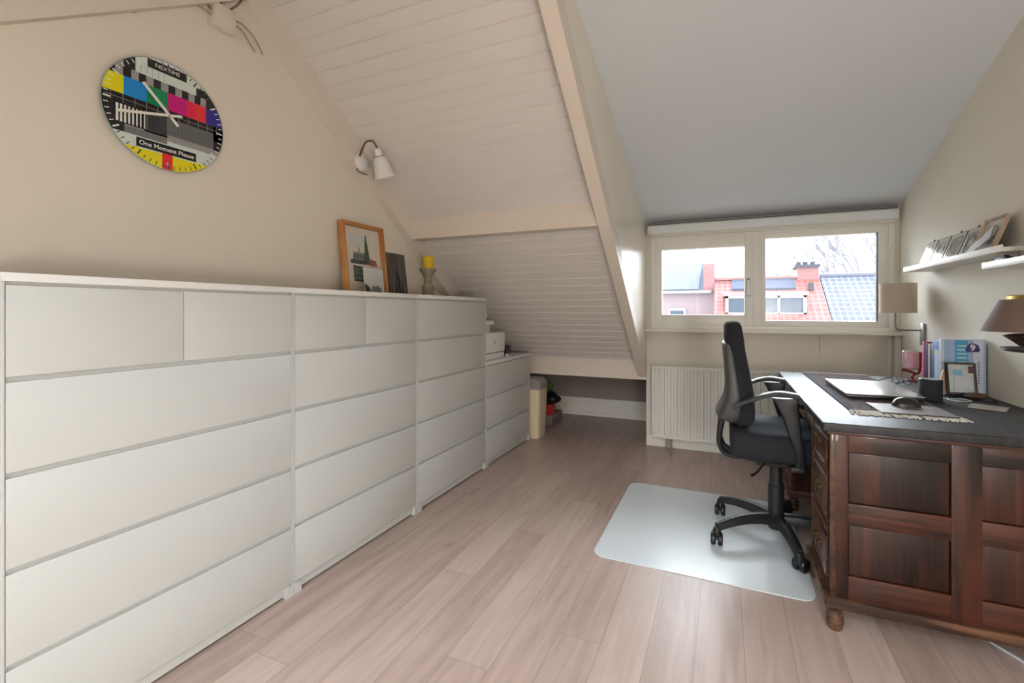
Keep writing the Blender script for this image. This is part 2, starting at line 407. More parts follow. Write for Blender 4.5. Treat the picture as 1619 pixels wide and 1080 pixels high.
box(bm, .162, .181, 3.900, 3.918, 1.255, 1.378, .007); hnd = mk('window_handle', bm, mat('satin_white_metal', (244, 243, 240), .25, .0), win, 40)
bm = nbm(); box(bm, .158, .184, 3.934, 3.948, 1.25, 1.392, .005); mk('handle_plate', bm, mat('plate_shade_grey', (150, 146, 138), .4), hnd, 35)  # plate greyed to paint in a shadow outline round the handle
bm = nbm(); box(bm, XC+.001, XR-.001, 3.868, 3.95, .964, .988, .005); struct('trim_7', bm, TRIM, None, 35)
# slim uprights on the wall below the right end of the sill
bm = nbm(); box(bm, 1.062, 1.075, 3.925, 3.945, 0, .965, .003); struct('trim_8', bm, FRAMEW)
bm = nbm(); box(bm, 1.092, 1.128, 3.90, 3.945, 0, .965, .003); struct('trim_9', bm, FRAMEW)
bm = nbm(); box(bm, XC+.002, XR-.01, 3.925, 3.945, 0, .09, .004); struct('baseboard_front', bm, TRIM)
bm = nbm(); prism(bm, rrect(3.855, 3.935, 1.772, 1.850, .022), 'X', -.590, 1.100)
rb = tag(mk('roller_blind', bm, mat('blind_white', (224, 228, 226), .4), None, 35), 'white rolled-up roller blind along the top of the window', 'blind')
bm = nbm(); box(bm, -.58, 1.09, 3.875, 3.925, 1.752, 1.774, .006); mk('bottom_bar', bm, mat('blind_bar', (216, 212, 200), .4), rb, 35)
bm = nbm(); box(bm, -.590, 1.100, 3.85, 3.93, 1.850, 1.862, .002); mk('top_gap_shade', bm, mat('gap_shade_grey', (120, 122, 120), .4), rb)  # grey strip standing for the shaded gap above the blind
bm = nbm(); tube(bm, [(.647, 3.93, .964), (.648, 3.93, .82)], .0035, 6); tag(mk('wall_cable', bm, mat('cable_beige', (196, 186, 168), .5), None, 40), 'short beige cable clipped to the wall under the window sill', 'cable')

# ------------------------------------------------------------------ radiator
rad = thing('radiator', (.15, 3.85, 0), 'white panel radiator with vertical ribs on the wall under the window', 'radiator')
bm = nbm(); prof = []; x = -.548
x1 = .85
while x < x1-.01:
    prof += [(x, 3.822), (x+.016, 3.822), (x+.022, 3.812), (x+.044, 3.812)]
    x += .05
prof.append((x, 3.822)); xe = x
prism(bm, prof+[(xe, 3.838), (-.548, 3.838)], 'Z', .125, .665)
mk('front_panel', bm, RAD, rad)
bm = nbm(); box(bm, -.552, xe+.004, 3.814, 3.842, .100, .128, .006); box(bm, -.552, xe+.004, 3.814, 3.842, .662, .688, .006)
box(bm, -.552, -.540, 3.816, 3.842, .11, .68, .004); box(bm, xe-.006, xe+.006, 3.816, 3.842, .11, .68, .004); mk('front_rim', bm, RAD, rad, 35)
bxo('back_panel', RAD, rad, -.548, xe, 3.88, 3.9, .11, .68, bev=.005)
bm = nbm()
for i in range(44): box(bm, -.54+i*.032, -.528+i*.032, 3.843, 3.88, .682, .687)
box(bm, -.548, xe, 3.842, 3.846, .680, .689); box(bm, -.548, xe, 3.877, 3.881, .680, .689); mk('top_grille', bm, RAD, rad)
for x in (-.435, -.405):
    bm = nbm(); tube(bm, [(x, 3.86, .115), (x, 3.86, .002)], .008, 10); mk('pipe', bm, mat('pipe_grey%d' % (x*1000), (150, 140, 130), .4), rad, 40)
for x in (-.3, .6):
    bm = nbm(); box(bm, x, x+.03, 3.895, 3.94, .5, .6); mk('wall_bracket', bm, RAD, rad)

# ------------------------------------------------------------------ chests of drawers
FX = -1.592
def chest(y0, n, split, label):
    H = {5: 1.208, 3: .743}[n]; y1 = y0+.8
    t = thing('chest_of_drawers', (-1.83, y0+.4, 0), label, 'chest of drawers', 'white chests of drawers in a row along the gable wall')
    bm = nbm()
    box(bm, XL+.003, FX, y0+.0008, y0+.007, .0, H, .001); box(bm, XL+.003, FX, y1-.007, y1-.0008, 0, H, .001)
    box(bm, XL+.003, XL+.012, y0+.016, y1-.016, .05, H)
    box(bm, XL+.003, FX-.009, y0+.009, y1-.009, .010, .046)
    for k in range(1, n+1): box(bm, XL+.012, FX-.013, y0+.009, y1-.009, .045+.2326*k-.02, .045+.2326*k+.004)
    if split: box(bm, XL+.012, FX-.008, y0+.394, y0+.406, .045+.2326*4, H)
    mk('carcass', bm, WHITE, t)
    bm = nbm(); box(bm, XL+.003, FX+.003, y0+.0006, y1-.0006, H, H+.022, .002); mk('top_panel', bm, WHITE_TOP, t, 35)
    for s in (0, 1):
        bm = nbm(); yy = y0+.002 if s == 0 else y1-.034
        prism(bm, rrect(yy, yy+.032, -.02, .043, .010), 'X', FX-.045, FX+.005)
        for v in bm.verts: v.co.z = max(v.co.z, 0)
        mk('foot', bm, WHITE, t, 35)
    for r in range(n):
        z0 = .046+.2326*r; z1 = z0+.2326-(.014 if r < n-1 else .010)
        spans = [(y0+.0085, y1-.0085)]
        if split and r == n-1: spans = [(y0+.0085, y0+.3988), (y0+.4012, y1-.0085)]
        for a, b in spans:
            bm = nbm(); box(bm, FX-.018, FX-.001, a, b, z0, z1, .0016)
            box(bm, FX-.42, FX-.018, a+.02, b-.02, z0+.02, z1-.03)
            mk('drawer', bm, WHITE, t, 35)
chest(.506, 5, True, 'tall white chest of drawers nearest the camera, cut by the left edge')
chest(1.306, 5, True, 'tall white chest with two small top drawers, second from the left edge')
chest(2.106, 5, False, 'tall white chest of five full-width drawers with the candle holder on top')
chest(2.906, 3, False, 'low white three-drawer chest at the far end, carrying the printer')

# ------------------------------------------------------------------ clock
CY, CZ, CR, CX = 1.112, 1.915, .217, -2.055
clk = thing('wall_clock', (-2.08, CY, CZ), 'round glass wall clock with colourful television test pattern on the gable wall', 'clock')
CC = {k: mat('dial_'+k, v, .15) for k, v in dict(bg=(206, 219, 213), black=(22, 24, 26), yellow=(230, 218, 20), blue=(20, 140, 215), green=(0, 135, 85),
      magenta=(200, 0, 125), red=(222, 25, 75), orange=(228, 45, 50), indigo=(45, 40, 140), grey=(150, 150, 148), mid=(112, 114, 114), dark=(78, 80, 82), white=(228, 228, 222), maroon=(50, 28, 36)).items()}
ck = list(CC); CM = [CC[k] for k in ck]
bm = nbm()
MXc = Matrix(((0, 0, 1, 0), (1, 0, 0, 0), (0, 1, 0, 0), (0, 0, 0, 1)))     # local xy -> world yz, local z -> world x
def clip(poly, R=.985, n=72):
    out = poly
    for k in range(n):
        a = 2*pi*(k+.5)/n; nx, ny = cos(a), sin(a); d = R*cos(pi/n)
        new = []
        for i in range(len(out)):
            p, q = out[i], out[(i+1) % len(out)]
            dp, dq = p[0]*nx+p[1]*ny-d, q[0]*nx+q[1]*ny-d
            if dp <= 0: new.append(p)
            if (dp < 0) != (dq < 0) and abs(dp-dq) > 1e-12:
                t = dp/(dp-dq); new.append((p[0]+(q[0]-p[0])*t, p[1]+(q[1]-p[1])*t))
        out = new
        if len(out) < 3: return []
    return out
def cp(poly, col, lay=1):
    q = clip(poly)
    if len(q) < 3: return
    vs = [bm.verts.new((CX+lay*.00025, CY+a*CR, CZ+b*CR)) for a, b in q]
    f = bm.faces.new(vs); f.material_index = ck.index(col)
def cr(x0, x1, y0, y1, col, lay=1): cp([(x0, y0), (x1, y0), (x1, y1), (x0, y1)], col, lay)
cr(-1, 1, -1, 1, 'bg', 0)
cr(-1, -.51, .60, 1, 'black'); cr(-.80, -.69, .44, .60, 'grey'); cr(-1, -.80, .44, .6, 'black')
cr(-.79, -.68, .60, .70, 'grey', 2); cr(-.69, -.57, .44, .60, 'black')
cr(-.57, -.46, .44, .60, 'grey'); cols = ['maroon', 'grey']
xs = [-.46, -.35, -.235, -.12, 0, .115, .23, .34, .45, .56, .66]
for i in range(10): cr(xs[i], xs[i+1], .44, .595, 'black' if i % 2 == 0 else 'grey')
cr(.48, 1, .595, .75, 'black'); cr(.66, 1, .44, .595, 'black'); cr(.56, .66, .44, .595, 'grey', 2)
for a, b, c in ((-1, -.68, 'yellow'), (-.68, -.34, 'blue'), (-.34, -.01, 'green'), (-.01, .31, 'magenta'), (.31, .47, 'red'), (.47, .66, 'orange'), (.66, 1, 'indigo')): cr(a, b, .12, .44, c)
cr(-1, 1, -.17, .12, 'black'); cr(-1, -.67, -.52, -.17, 'black'); cr(.80, 1, -.36, .12, 'black')
for k in range(11): cr(-.86+k*.172-.004, -.86+k*.172+.004, -.03, .12, 'grey', 2)
cr(-.95, .95, .035, .043, 'grey', 2)
cr(-.81, -.38, -.38, -.05, 'black', 2); cr(-.67, .8, -.40, -.37, 'grey', 2)
cr(-.38, -.02, -.40, -.045, 'dark', 2); cr(-.02, .8, -.345, -.03, 'mid', 2); cr(-.67, -.02, -.52, -.38, 'mid', 1); cr(-.02, 1, -.46, -.345, 'grey', 1)
for k in range(8):
    a = -.79+k*.058; wd = .036-.003*k; cr(a, a+wd, -.36, -.06, 'white', 3)
for k in range(11): cr(-.31+k*.026, -.31+k*.026+.011, -.35, -.06, 'black', 3)
for k in range(34): cr(.0+k*.0235, .0+k*.0235+.008, -.34, -.035, 'dark', 3)
cr(-1, 1, -1, -.72, 'yellow'); cr(-.10, .07, -1, -.70, 'orange', 2); cr(-.50, .475, -.70, -.54, 'black', 3)
cr(-.33, .31, .765, .925, 'black', 2)
for k in range(6): cr(-.52+k*.09, -.515+k*.09, .62, .76, 'dark', 1)
for k in range(60):
    a = 2*pi*k/60; u = (cos(a), sin(a)); n_ = (-u[1], u[0]); r0 = .90 if k % 5 else .86; hw = .008 if k % 5 else .013
    colr = 'white' if abs(u[1]) < .55 or (u[0] < 0 and .5 < u[1] < .93) else 'dark'
    cp([(u[0]*r0+n_[0]*hw, u[1]*r0+n_[1]*hw), (u[0]*.965+n_[0]*hw, u[1]*.965+n_[1]*hw), (u[0]*.965-n_[0]*hw, u[1]*.965-n_[1]*hw), (u[0]*r0-n_[0]*hw, u[1]*r0-n_[1]*hw)], colr, 4)
text(bm, 'One Moment Please', Matrix.Translation((CX+.0013, CY-.013*CR, CZ-.62*CR)) @ MXc, .0235, ck.index('white'), bold=.0004)
text(bm, 'NEXTIME', Matrix.Translation((CX+.0013, CY-.01*CR, CZ+.845*CR)) @ MXc, .0215, ck.index('white'))
text(bm, '6', Matrix.Translation((CX+.0013, CY-.015*CR, CZ-.88*CR)) @ MXc, .018, ck.index('white'))
# normals must face the room
o = mk('dial', bm, CM, clk)
bm = nbm(); My = Matrix.Rotation(pi/2, 4, 'Y')
lathe(bm, [(CR, 0), (CR, .0045), (CR-.001, .005)], (CX-.0055, CY, CZ), 72, M=My); mk('glass_disc', bm, mat('clear_glass_edge', (150, 165, 160), .1), clk, 40)
bm = nbm(); lathe(bm, [(.12, 0), (.12, .0195)], (-2.08, CY, CZ), 32, M=My); mk('back_case', bm, BLACKP, clk, 40)
def hand(pts, wd, x, nm):
    bm = nbm(); a, b = Vector((x, CY+pts[0]*CR, CZ+pts[1]*CR)), Vector((x, CY+pts[2]*CR, CZ+pts[3]*CR)); d = (b-a).normalized(); n_ = Vector((0, -d.z, d.y))*wd/2
    q = [a+n_, b+n_, b-n_, a-n_]; t = Vector((.0015, 0, 0)); loft(bm, [[p for p in q], [p+t for p in q]]); mk(nm, bm, mat(nm+'_white', (232, 228, 218), .4), clk)
hand((.15, -.13, -.41, .45), .011, CX+.005, 'hour_hand'); hand((.21, .07, -.79, -.20), .010, CX+.008, 'minute_hand')
bm = nbm(); lathe(bm, [(.005, 0), (.005, .011)], (CX+.001, CY-.01*CR, CZ), 12, M=My); mk('centre_pin', bm, CHROME, clk, 40)

# ------------------------------------------------------------------ junction box and cables at the ridge
jb = thing('junction_box', (-2.06, 1.325, 2.435), 'cream cable junction box high on the gable wall under the ridge', 'junction box')
bm = nbm(); box(bm, -2.08, -2.035, 1.275, 1.375, 2.385, 2.485, .006, M=None); box(bm, -2.036, -2.031, 1.279, 1.371, 2.389, 2.481, .003); mk('box', bm, BEAM, jb, 35)
CAB = mat('painted_cable', (170, 152, 132), .5); CABD = mat('brown_cable', (104, 84, 68), .5)
def cable(name, pts, r, m, label, group=None, cat='cable'):
    bm = nbm(); tube(bm, smooth_path(pts), r, 7); return tag(mk(name, bm, m, None, 50), label, cat, group)
cable('cable', [(-2.055, 1.375, 2.455), (-2.055, 1.41, 2.462), (-2.056, 1.455, 2.445), (-2.06, 1.495, 2.415), (-2.073, 1.53, 2.385)], .004, CAB, 'upper cable looping down to the right from the junction box')
cable('cable', [(-2.05, 1.375, 2.435), (-2.052, 1.41, 2.43), (-2.066, 1.45, 2.408), (-2.072, 1.49, 2.375)], .004, CAB, 'lower thin cable leaving the right side of the junction box')
cable('cable', [(-2.05, 1.275, 2.445), (-2.05, 1.22, 2.475), (-2.01, 1.15, 2.46), (-2.012, 1.0, 2.37)], .004, CABD, 'dark upper cable leaving the junction box to the left')
cable('cable', [(-2.05, 1.275, 2.42), (-2.06, 1.22, 2.432), (-2.065, 1.15, 2.405), (-2.07, 1.0, 2.27)], .004, CAB, 'pale lower cable leaving the junction box to the left')
cable('cable', [(-2.045, 1.31, 2.485), (-2.03, 1.31, 2.54), (-2.0, 1.36, 2.6)], .0045, CABD, 'brown cable rising from the left of the junction box top')
cable('cable', [(-2.045, 1.35, 2.485), (-2.01, 1.37, 2.52), (-2.0, 1.40, 2.60)], .0045, CABD, 'brown cable rising from the right of the junction box top')

# ------------------------------------------------------------------ spot lamp on the rafter
sp = thing('wall_spotlight', (-2.02, 2.125, 2.03), 'small white enamel spotlight with bronze gooseneck on the sloping rafter', 'lamp')
EN = mat('white_enamel', (226, 226, 222), .3)
bm = nbm(); lathe(bm, [(.054, 0), (.054, .008), (.045, .020), (.014, .030)], (-2.02, 2.125, 2.03), 28, M=My); bs = mk('wall_plate', bm, EN, sp, 40)
bm = nbm(); tube(bm, smooth_path([(-1.998, 2.09, 2.055), (-1.97, 2.085, 2.10), (-1.945, 2.09, 2.135), (-1.92, 2.115, 2.14), (-1.91, 2.142, 2.105)]), .0052, 8); mk('gooseneck', bm, PIPE, sp, 50)
ax = Vector((.01, .045, -.13)).normalized(); Ms = Vector((0, 0, 1)).rotation_difference(ax).to_matrix().to_4x4()
bm = nbm(); lathe(bm, [(.010, -.012), (.020, -.008), (.023, .015), (.021, .038)], (-1.91, 2.142, 2.095), 24, M=Ms); mk('lamp_socket', bm, EN, sp, 40)
bm = nbm(); lathe(bm, [(.023, .036), (.033, .043), (.042, .058), (.049, .085), (.054, .120), (.059, .148), (.064, .163), (.062, .163), (.050, .11), (.038, .060)], (-1.91, 2.142, 2.095), 32, M=Ms, cap=False); shd = mk('lamp_shade', bm, EN, sp, 50)
bm = nbm(); lathe(bm, [(.0245, .034), (.0255, .037), (.0245, .041)], (-1.91, 2.142, 2.095), 24, M=Ms); mk('shade_ring', bm, mat('grey_ring', (120, 118, 114), .4, .5), shd, 40)
bm = nbm(); tube(bm, [(-1.995, 2.15, 2.02), (-1.94, 2.165, 2.01)], .006, 8); mk('pivot', bm, CHROME, sp, 40)
bm = nbm(); tube(bm, smooth_path([(-2.015, 2.09, 1.985), (-2.01, 2.08, 1.972), (-2.012, 2.12, 1.965), (-2.012, 2.165, 1.968)]), .0035, 6); mk('switch_cord', bm, CABD, sp, 40)

# ------------------------------------------------------------------ framed prints on the chests
def lean(y0, x0, z0, ang):
    """matrix: local x -> world +Y, local y -> up leaning back, local z -> towards the room"""
    c, s = cos(ang), sin(ang)
    M = Matrix(((0, -s, c, x0), (1, 0, 0, y0), (0, c, s, z0), (0, 0, 0, 1))); return M
ZT = 1.2305
def lbox(bm, M, x0, x1, y0, y1, z0, z1, bev=0, mi=0):
    return box(bm, x0, x1, y0, y1, z0, z1, bev, mi, M=M)
def poly(bm, M, pts, z, mi=0):
    f = bm.faces.new([bm.verts.new(M @ Vector((a, b, z))) for a, b in pts]); f.material_index = mi
M = lean(1.985, -2.010, ZT, radians(6.3))
fp = thing('framed_print', (-2.02, 2.16, ZT), 'large oak-framed town and church spire print leaning on the wall on top of the chests', 'picture')
bm = nbm(); W_, H_ = .345, .435
for a in ((0, .02, 0, H_), (W_-.02, W_, 0, H_), (.02, W_-.02, 0, .02), (.02, W_-.02, H_-.02, H_)): lbox(bm, M, a[0], a[1], a[2], a[3], -.012, .028, .0015)
lbox(bm, M, .01, W_-.01, .01, H_-.01, -.010, -.006)
mk('frame', bm, OAK, fp, 35)
INK = mat('print_dark_green', (74, 84, 76), .8, noise=.5, nscale=60); INK2 = mat('print_grey', (128, 132, 126), .8, noise=.4, nscale=80); SKYP = mat('print_pale_sky', (200, 202, 196), .8, noise=.06, nscale=20); MATB = mat('mount_board', (214, 206, 192), .8); REDP = mat('print_red_roof', (150, 92, 78), .8, noise=.4, nscale=90)
bm = nbm(); z = .0
lbox(bm, M, .02, W_-.02, .02, H_-.02, -.005, -.001, 0, 0)
poly(bm, M, [(.075, .30), (.24, .30), (.24, .375), (.075, .375)], .0003, 3)
poly(bm, M, [(.07, .19), (.27, .19), (.27, .215), (.07, .215)], .0006, 1); poly(bm, M, [(.085, .215), (.19, .215), (.185, .262), (.095, .262)], .0006, 2)
poly(bm, M, [(.178, .20), (.232, .20), (.222, .27), (.207, .375), (.200, .375), (.188, .27)], .0009, 1)
poly(bm, M, [(.135, .25), (.150, .25), (.1445, .31), (.1405, .31)], .0009, 2)
poly(bm, M, [(.225, .185), (.29, .185), (.28, .22), (.235, .232)], .0012, 4)
poly(bm, M, [(.085, .085), (.165, .08), (.165, .175), (.085, .18)], .0006, 1)
for i in range(6):
    for j in range(3): poly(bm, M, [(.092+i*.012, .095+j*.028), (.098+i*.012, .095+j*.028), (.098+i*.012, .113+j*.028), (.092+i*.012, .113+j*.028)], .0009, 2)
for i in range(7): poly(bm, M, [(.10+i*.012, .22), (.105+i*.012, .22), (.105+i*.012, .25), (.10+i*.012, .25)], .0012, 1)
mk('print', bm, [MATB, INK, INK2, SKYP, REDP], fp)
M = lean(2.085, -1.955, ZT, radians(6)); fpg = thing('glass_photo', (-1.955, 2.16, ZT), 'small unframed glass photo of harbour trees standing before the large oak-framed print', 'picture')
bm = nbm(); lbox(bm, M, 0, .165, 0, .165, 0, .006, .001); mk('glass_plate', bm, mat('print_sheet', (206, 208, 204), .35, noise=.06, nscale=20), fpg, 35)
bm = nbm(); poly(bm, M, [(.002, .002), (.153, .002), (.153, .02), (.12, .026), (.05, .022), (.035, .05), (.002, .07)], .0064, 0)
poly(bm, M, [(.045, .022), (.06, .05), (.075, .058), (.09, .052), (.105, .06), (.135, .045), (.145, .026)], .0067, 1)
mk('image', bm, [mat('photo_black', (46, 52, 50), .5), INK2], fpg)
M = lean(2.345, -2.03, ZT, radians(7)); cp_ = thing('canvas_print', (-2.04, 2.45, ZT), 'dark brown cathedral photo on canvas between the oak frame and the candle', 'picture')
bm = nbm(); lbox(bm, M, 0, .225, 0, .295, -.005, .010, .001); mk('canvas', bm, mat('canvas_photo', (92, 86, 84), .45, noise=.3, nscale=9, stretch=(1, 3, .6)), cp_, 35)
bm = nbm(); poly(bm, M, [(.085, .003), (.19, .003), (.165, .1), (.135, .17), (.128, .25), (.118, .16), (.105, .08)], .0107, 0)
poly(bm, M, [(.005, .003), (.085, .003), (.06, .09), (.045, .16), (.036, .22), (.03, .16), (.005, .12)], .0107, 1)
for i in range(6): poly(bm, M, [(.02+i*.034, .01), (.024+i*.034, .01), (.022+i*.034, .13+.02*(i % 3)), (.019+i*.034, .1)], .0110, 2)
mk('image', bm, [mat('photo_tower_dark', (48, 42, 40), .5), mat('photo_tower_brown', (76, 60, 50), .5), mat('photo_highlight', (150, 138, 122), .5)], cp_)

# ------------------------------------------------------------------ candle holder
cx_, cy_ = -1.85, 2.562
ch = thing('candle_holder', (cx_, cy_, ZT), 'turned sage-grey wooden candle holder on the chests by the rafter', 'candle holder')
bm = nbm(); lathe(bm, [(.046, 0), (.047, .012), (.040, .020), (.034, .032), (.036, .045), (.043, .058), (.040, .072), (.030, .086), (.026, .100), (.030, .108), (.027, .116), (.026, .134), (.033, .140), (.034, .152), (.040, .160), (.056, .178), (.057, .190), (.040, .190)], (cx_, cy_, ZT), 32)
mk('stand', bm, mat('sage_paint', (140, 134, 112), .6, noise=.15, nscale=40), ch, 40)
cd_ = tag(None or mk('candle', (lambda b: (lathe(b, [(.036, 0), (.038, .003), (.038, .078), (.035, .082), (.008, .080)], (cx_, cy_, ZT+.1905), 32), b)[1])(nbm()), mat('yellow_wax', (216, 178, 20), .5), None, 40), 'thick mustard-yellow pillar candle on the sage-grey holder', 'candle')
bm = nbm(); tube(bm, [(cx_, cy_, ZT+.27), (cx_+.002, cy_, ZT+.282)], .0012, 5); mk('wick', bm, BLACKP, cd_)
cable('cable', [(-1.90, 2.62, ZT+.045), (-1.89, 2.66, ZT+.03), (-1.88, 2.71, ZT+.006), (-1.95, 2.8, ZT+.005)], .004, CABD, 'brown lead lying behind the candle holder on the chest')

# ------------------------------------------------------------------ printer
ZD = .7655
pr = thing('printer', (-1.78, 3.1, ZD), 'white all-in-one laser printer on the low chest', 'printer')
PW = mat('printer_white', (222, 221, 218), .4); PD = mat('printer_dark', (52, 52, 54), .5)
bm = nbm(); box(bm, -1.96, -1.625, 2.925, 3.275, ZD+.052, ZD+.205, .008); mk('body', bm, PW, pr, 35)
bm = nbm(); box(bm, -1.955, -1.628, 2.928, 3.272, ZD, ZD+.047, .006); tr = mk('paper_tray', bm, PW, pr, 35)
bm = nbm(); box(bm, -1.95, -1.64, 2.93, 3.27, ZD+.046, ZD+.053); mk('tray_gap', bm, PD, pr)
bm = nbm(); box(bm, -1.93, -1.70, 2.94, 3.16, ZD+.205, ZD+.262, .004); mk('output_bay', bm, PW, pr, 35)
bm = nbm(); box(bm, -1.925, -1.694, 2.94, 3.06, ZD+.212, ZD+.246, .003); mk('bay_slot', bm, PD, pr, 35)
bm = nbm(); box(bm, -1.95, -1.665, 2.93, 3.165, ZD+.262, ZD+.296, .008); mk('scanner_bed', bm, PW, pr, 35)
bm = nbm(); box(bm, -1.93, -1.72, 2.93, 3.10, ZD+.296, ZD+.312, .003); mk('feeder_gap', bm, PD, pr, 35)
bm = nbm(); prism(bm, [(2.93, ZD+.312), (3.10, ZD+.326), (3.135, ZD+.338), (3.12, ZD+.344), (2.93, ZD+.344)], 'X', -1.94, -1.70); mk('document_feeder', bm, PW, pr, 35)
bm = nbm(); text(bm, 'hp', Matrix.Translation((-1.6243, 3.10, ZD+.135)) @ MXc, .04); mk('logo', bm, mat('logo_blue', (84, 104, 120), .4), pr)
pa = thing('power_adapter', (-1.68, 3.40, ZD), 'small black device beside the printer on the low chest', 'device')
bm = nbm(); box(bm, -1.72, -1.655, 3.36, 3.45, ZD+.018, ZD+.085, .008); mk('body', bm, BLACKP, pa, 35)
bm = nbm(); box(bm, -1.715, -1.66, 3.365, 3.445, ZD, ZD+.02, .004); mk('base', bm, BLACKP, pa, 35)
bm = nbm(); lathe(bm, [(.02, 0), (.021, .008), (.016, .022), (.013, .024)], (-1.635, 3.335, ZD), 18); tag(mk('tape_roll', bm, mat('clear_tape', (190, 190, 188), .25), None, 40), 'small pale roll of tape between printer and chest front edge', 'tape')

# ------------------------------------------------------------------ things under the eaves
bn = thing('waste_bin', (-1.68, 3.85, 0), 'tall cream waste bin with grey lid at the end of the chests', 'bin')
bm = nbm()
def rr3(x0, x1, y0, y1, r, z): return [Vector((a, b, z)) for a, b in rrect(x0, x1, y0, y1, r)]
loft(bm, [rr3(-1.83, -1.525, 3.735, 3.925, .03, 0), rr3(-1.832, -1.522, 3.733, 3.927, .03, .02), rr3(-1.842, -1.508, 3.722, 3.936, .03, .44)]); mk('body', bm, mat('cream_plastic', (214, 196, 168), .5), bn, 40)
bm = nbm(); loft(bm, [rr3(-1.85, -1.50, 3.716, 3.940, .03, .438), rr3(-1.85, -1.50, 3.716, 3.940, .03, .462), rr3(-1.842, -1.506, 3.72, 3.938, .03, .50), rr3(-1.80, -1.54, 3.75, 3.92, .03, .530)]); mk('lid', bm, mat('grey_lid_plastic', (140, 130, 128), .5), bn, 40)
bm = nbm(); box(bm, -1.90, -1.565, 4.2, 4.5, 0, .10, .012); gb = thing('storage_box', (-1.75, 4.35, 0), 'flat grey storage box on the floor under the eaves', 'box'); mk('body', bm, mat('grey_box', (122, 112, 112), .6), gb, 35)
bm = nbm(); box(bm, -1.905, -1.56, 4.195, 4.505, .088, .103, .004); mk('lid', bm, mat('grey_box_lid', (146, 138, 136), .6), gb, 35)
rw = thing('package', (-1.70, 4.27, .105), 'red and white package on the flat grey box under the eaves', 'package')
bm = nbm(); box(bm, -1.655, -1.578, 4.21, 4.33, .104, .205, .006); mk('red_side', bm, mat('package_red', (186, 40, 36), .5), rw, 35)
bm = nbm(); box(bm, -1.80, -1.652, 4.21, 4.33, .104, .198, .006); mk('white_side', bm, mat('package_white', (216, 206, 198), .5), rw, 35)
def blob(c, r, seed, amp=.18, n=3):
    bm = nbm(); bmesh.ops.create_icosphere(bm, subdivisions=n, radius=1)
    rnd = random.Random(seed); ks = [(Vector((rnd.uniform(-1, 1), rnd.uniform(-1, 1), rnd.uniform(-1, 1))).normalized(), rnd.uniform(3, 7), rnd.uniform(0, 6)) for _ in range(6)]
    for v in bm.verts:
        d = v.co.normalized(); s = 1+amp*sum(sin(k[1]*d.dot(k[0])+k[2]) for k in ks)/3
        v.co = Vector((c[0]+d.x*r[0]*s, c[1]+d.y*r[1]*s, max(c[2]-r[2]*.92, c[2]+d.z*r[2]*s)))
    return bm
tag(mk('black_bag', blob((-1.62, 4.27, .262), (.11, .08, .058), 3), mat('black_nylon', (22, 22, 24), .5), None, 60), 'crumpled black nylon bag on the red and white package', 'bag')
tag(mk('green_bag', blob((-1.69, 4.28, .382), (.115, .07, .062), 5, .2), mat('green_fabric', (70, 116, 40), .6, noise=.3, nscale=20), None, 60), 'crumpled green bag topmost of the stack under the eaves', 'bag')

# ------------------------------------------------------------------ chair mat
bm = nbm(); pts = rrect(-.572, .335, 2.055, 3.035, .06, 8)
prism(bm, pts, 'Z', .0004, .0034)
mm = mat('milky_polycarbonate', (214, 222, 226), .26, spec=.5)
tag(mk('chair_mat', bm, mm, None, 35), 'milky translucent rectangular chair mat on the plank floor under the office chair', 'mat')

# ------------------------------------------------------------------ office chair
OX, OY = .215, 2.56
oc = thing('office_chair', (OX, OY, .0034), 'black office swivel chair with armrests at the desk', 'chair')
def superring(cx, cy, z, hx, hy, e=4, n=28, bulge=0):
    out = []
    for k in range(n):
        t = 2*pi*k/n; c, s = cos(t), sin(t)
        x = (abs(c)**(2/e))*(1 if c >= 0 else -1)*hx; y = (abs(s)**(2/e))*(1 if s >= 0 else -1)*hy
        out.append(Vector((cx+x+bulge*(y/max(hy, .001))**2, cy+y, z)))
    return out
# backrest pad: (z, x_back, x_front, half width)
bp_ = [(1.083, .014, .048, .10), (1.078, .002, .062, .135), (1.062, -.006, .071, .155), (1.01, -.006, .080, .172), (.94, .002, .088, .185), (.88, .014, .099, .195), (.80, .026, .114, .205),
       (.73, .034, .125, .212), (.66, .038, .129, .212), (.62, .034, .126, .205), (.595, .034, .112, .19), (.583, .045, .098, .165)]
bm = nbm(); loft(bm, [superring((a+b)/2, OY, z, (b-a)/2, w_, 5, 32, .012) for z, a, b, w_ in bp_]); mk('backrest', bm, FABRIC, oc, 60)
bs_ = [(.978, -.013, .012, .155), (.972, -.015, .026, .172), (.93, -.012, .034, .186), (.85, -.004, .046, .198), (.78, -.001, .058, .206), (.73, -.004, .066, .212), (.69, -.014, .070, .214), (.655, -.030, .071, .212),
       (.628, -.045, .066, .205), (.615, -.034, .056, .195), (.597, .000, .050, .17)]
bm = nbm(); loft(bm, [superring((a+b)/2, OY, z, (b-a)/2, w_, 5, 32, .012) for z, a, b, w_ in bs_]); mk('back_shell', bm, CHARP, oc, 50)
bm = nbm(); tube(bm, smooth_path([(.024, OY-.08, .70), (.004, OY-.085, .64), (-.014, OY-.085, .585), (-.024, OY-.08, .52), (-.024, OY-.07, .465), (-.004, OY-.06, .425), (.04, OY-.05, .408), (.12, OY-.04, .412), (.2, OY-.03, .42)]), .017, 10, flat=.8); 
tube(bm, smooth_path([(.024, OY+.08, .70), (.004, OY+.085, .64), (-.014, OY+.085, .585), (-.024, OY+.08, .52), (-.024, OY+.07, .465), (-.004, OY+.06, .425), (.04, OY+.05, .408), (.12, OY+.04, .412), (.2, OY+.03, .42)]), .017, 10, flat=.8)
mk('back_support', bm, BLACKP, oc, 50)
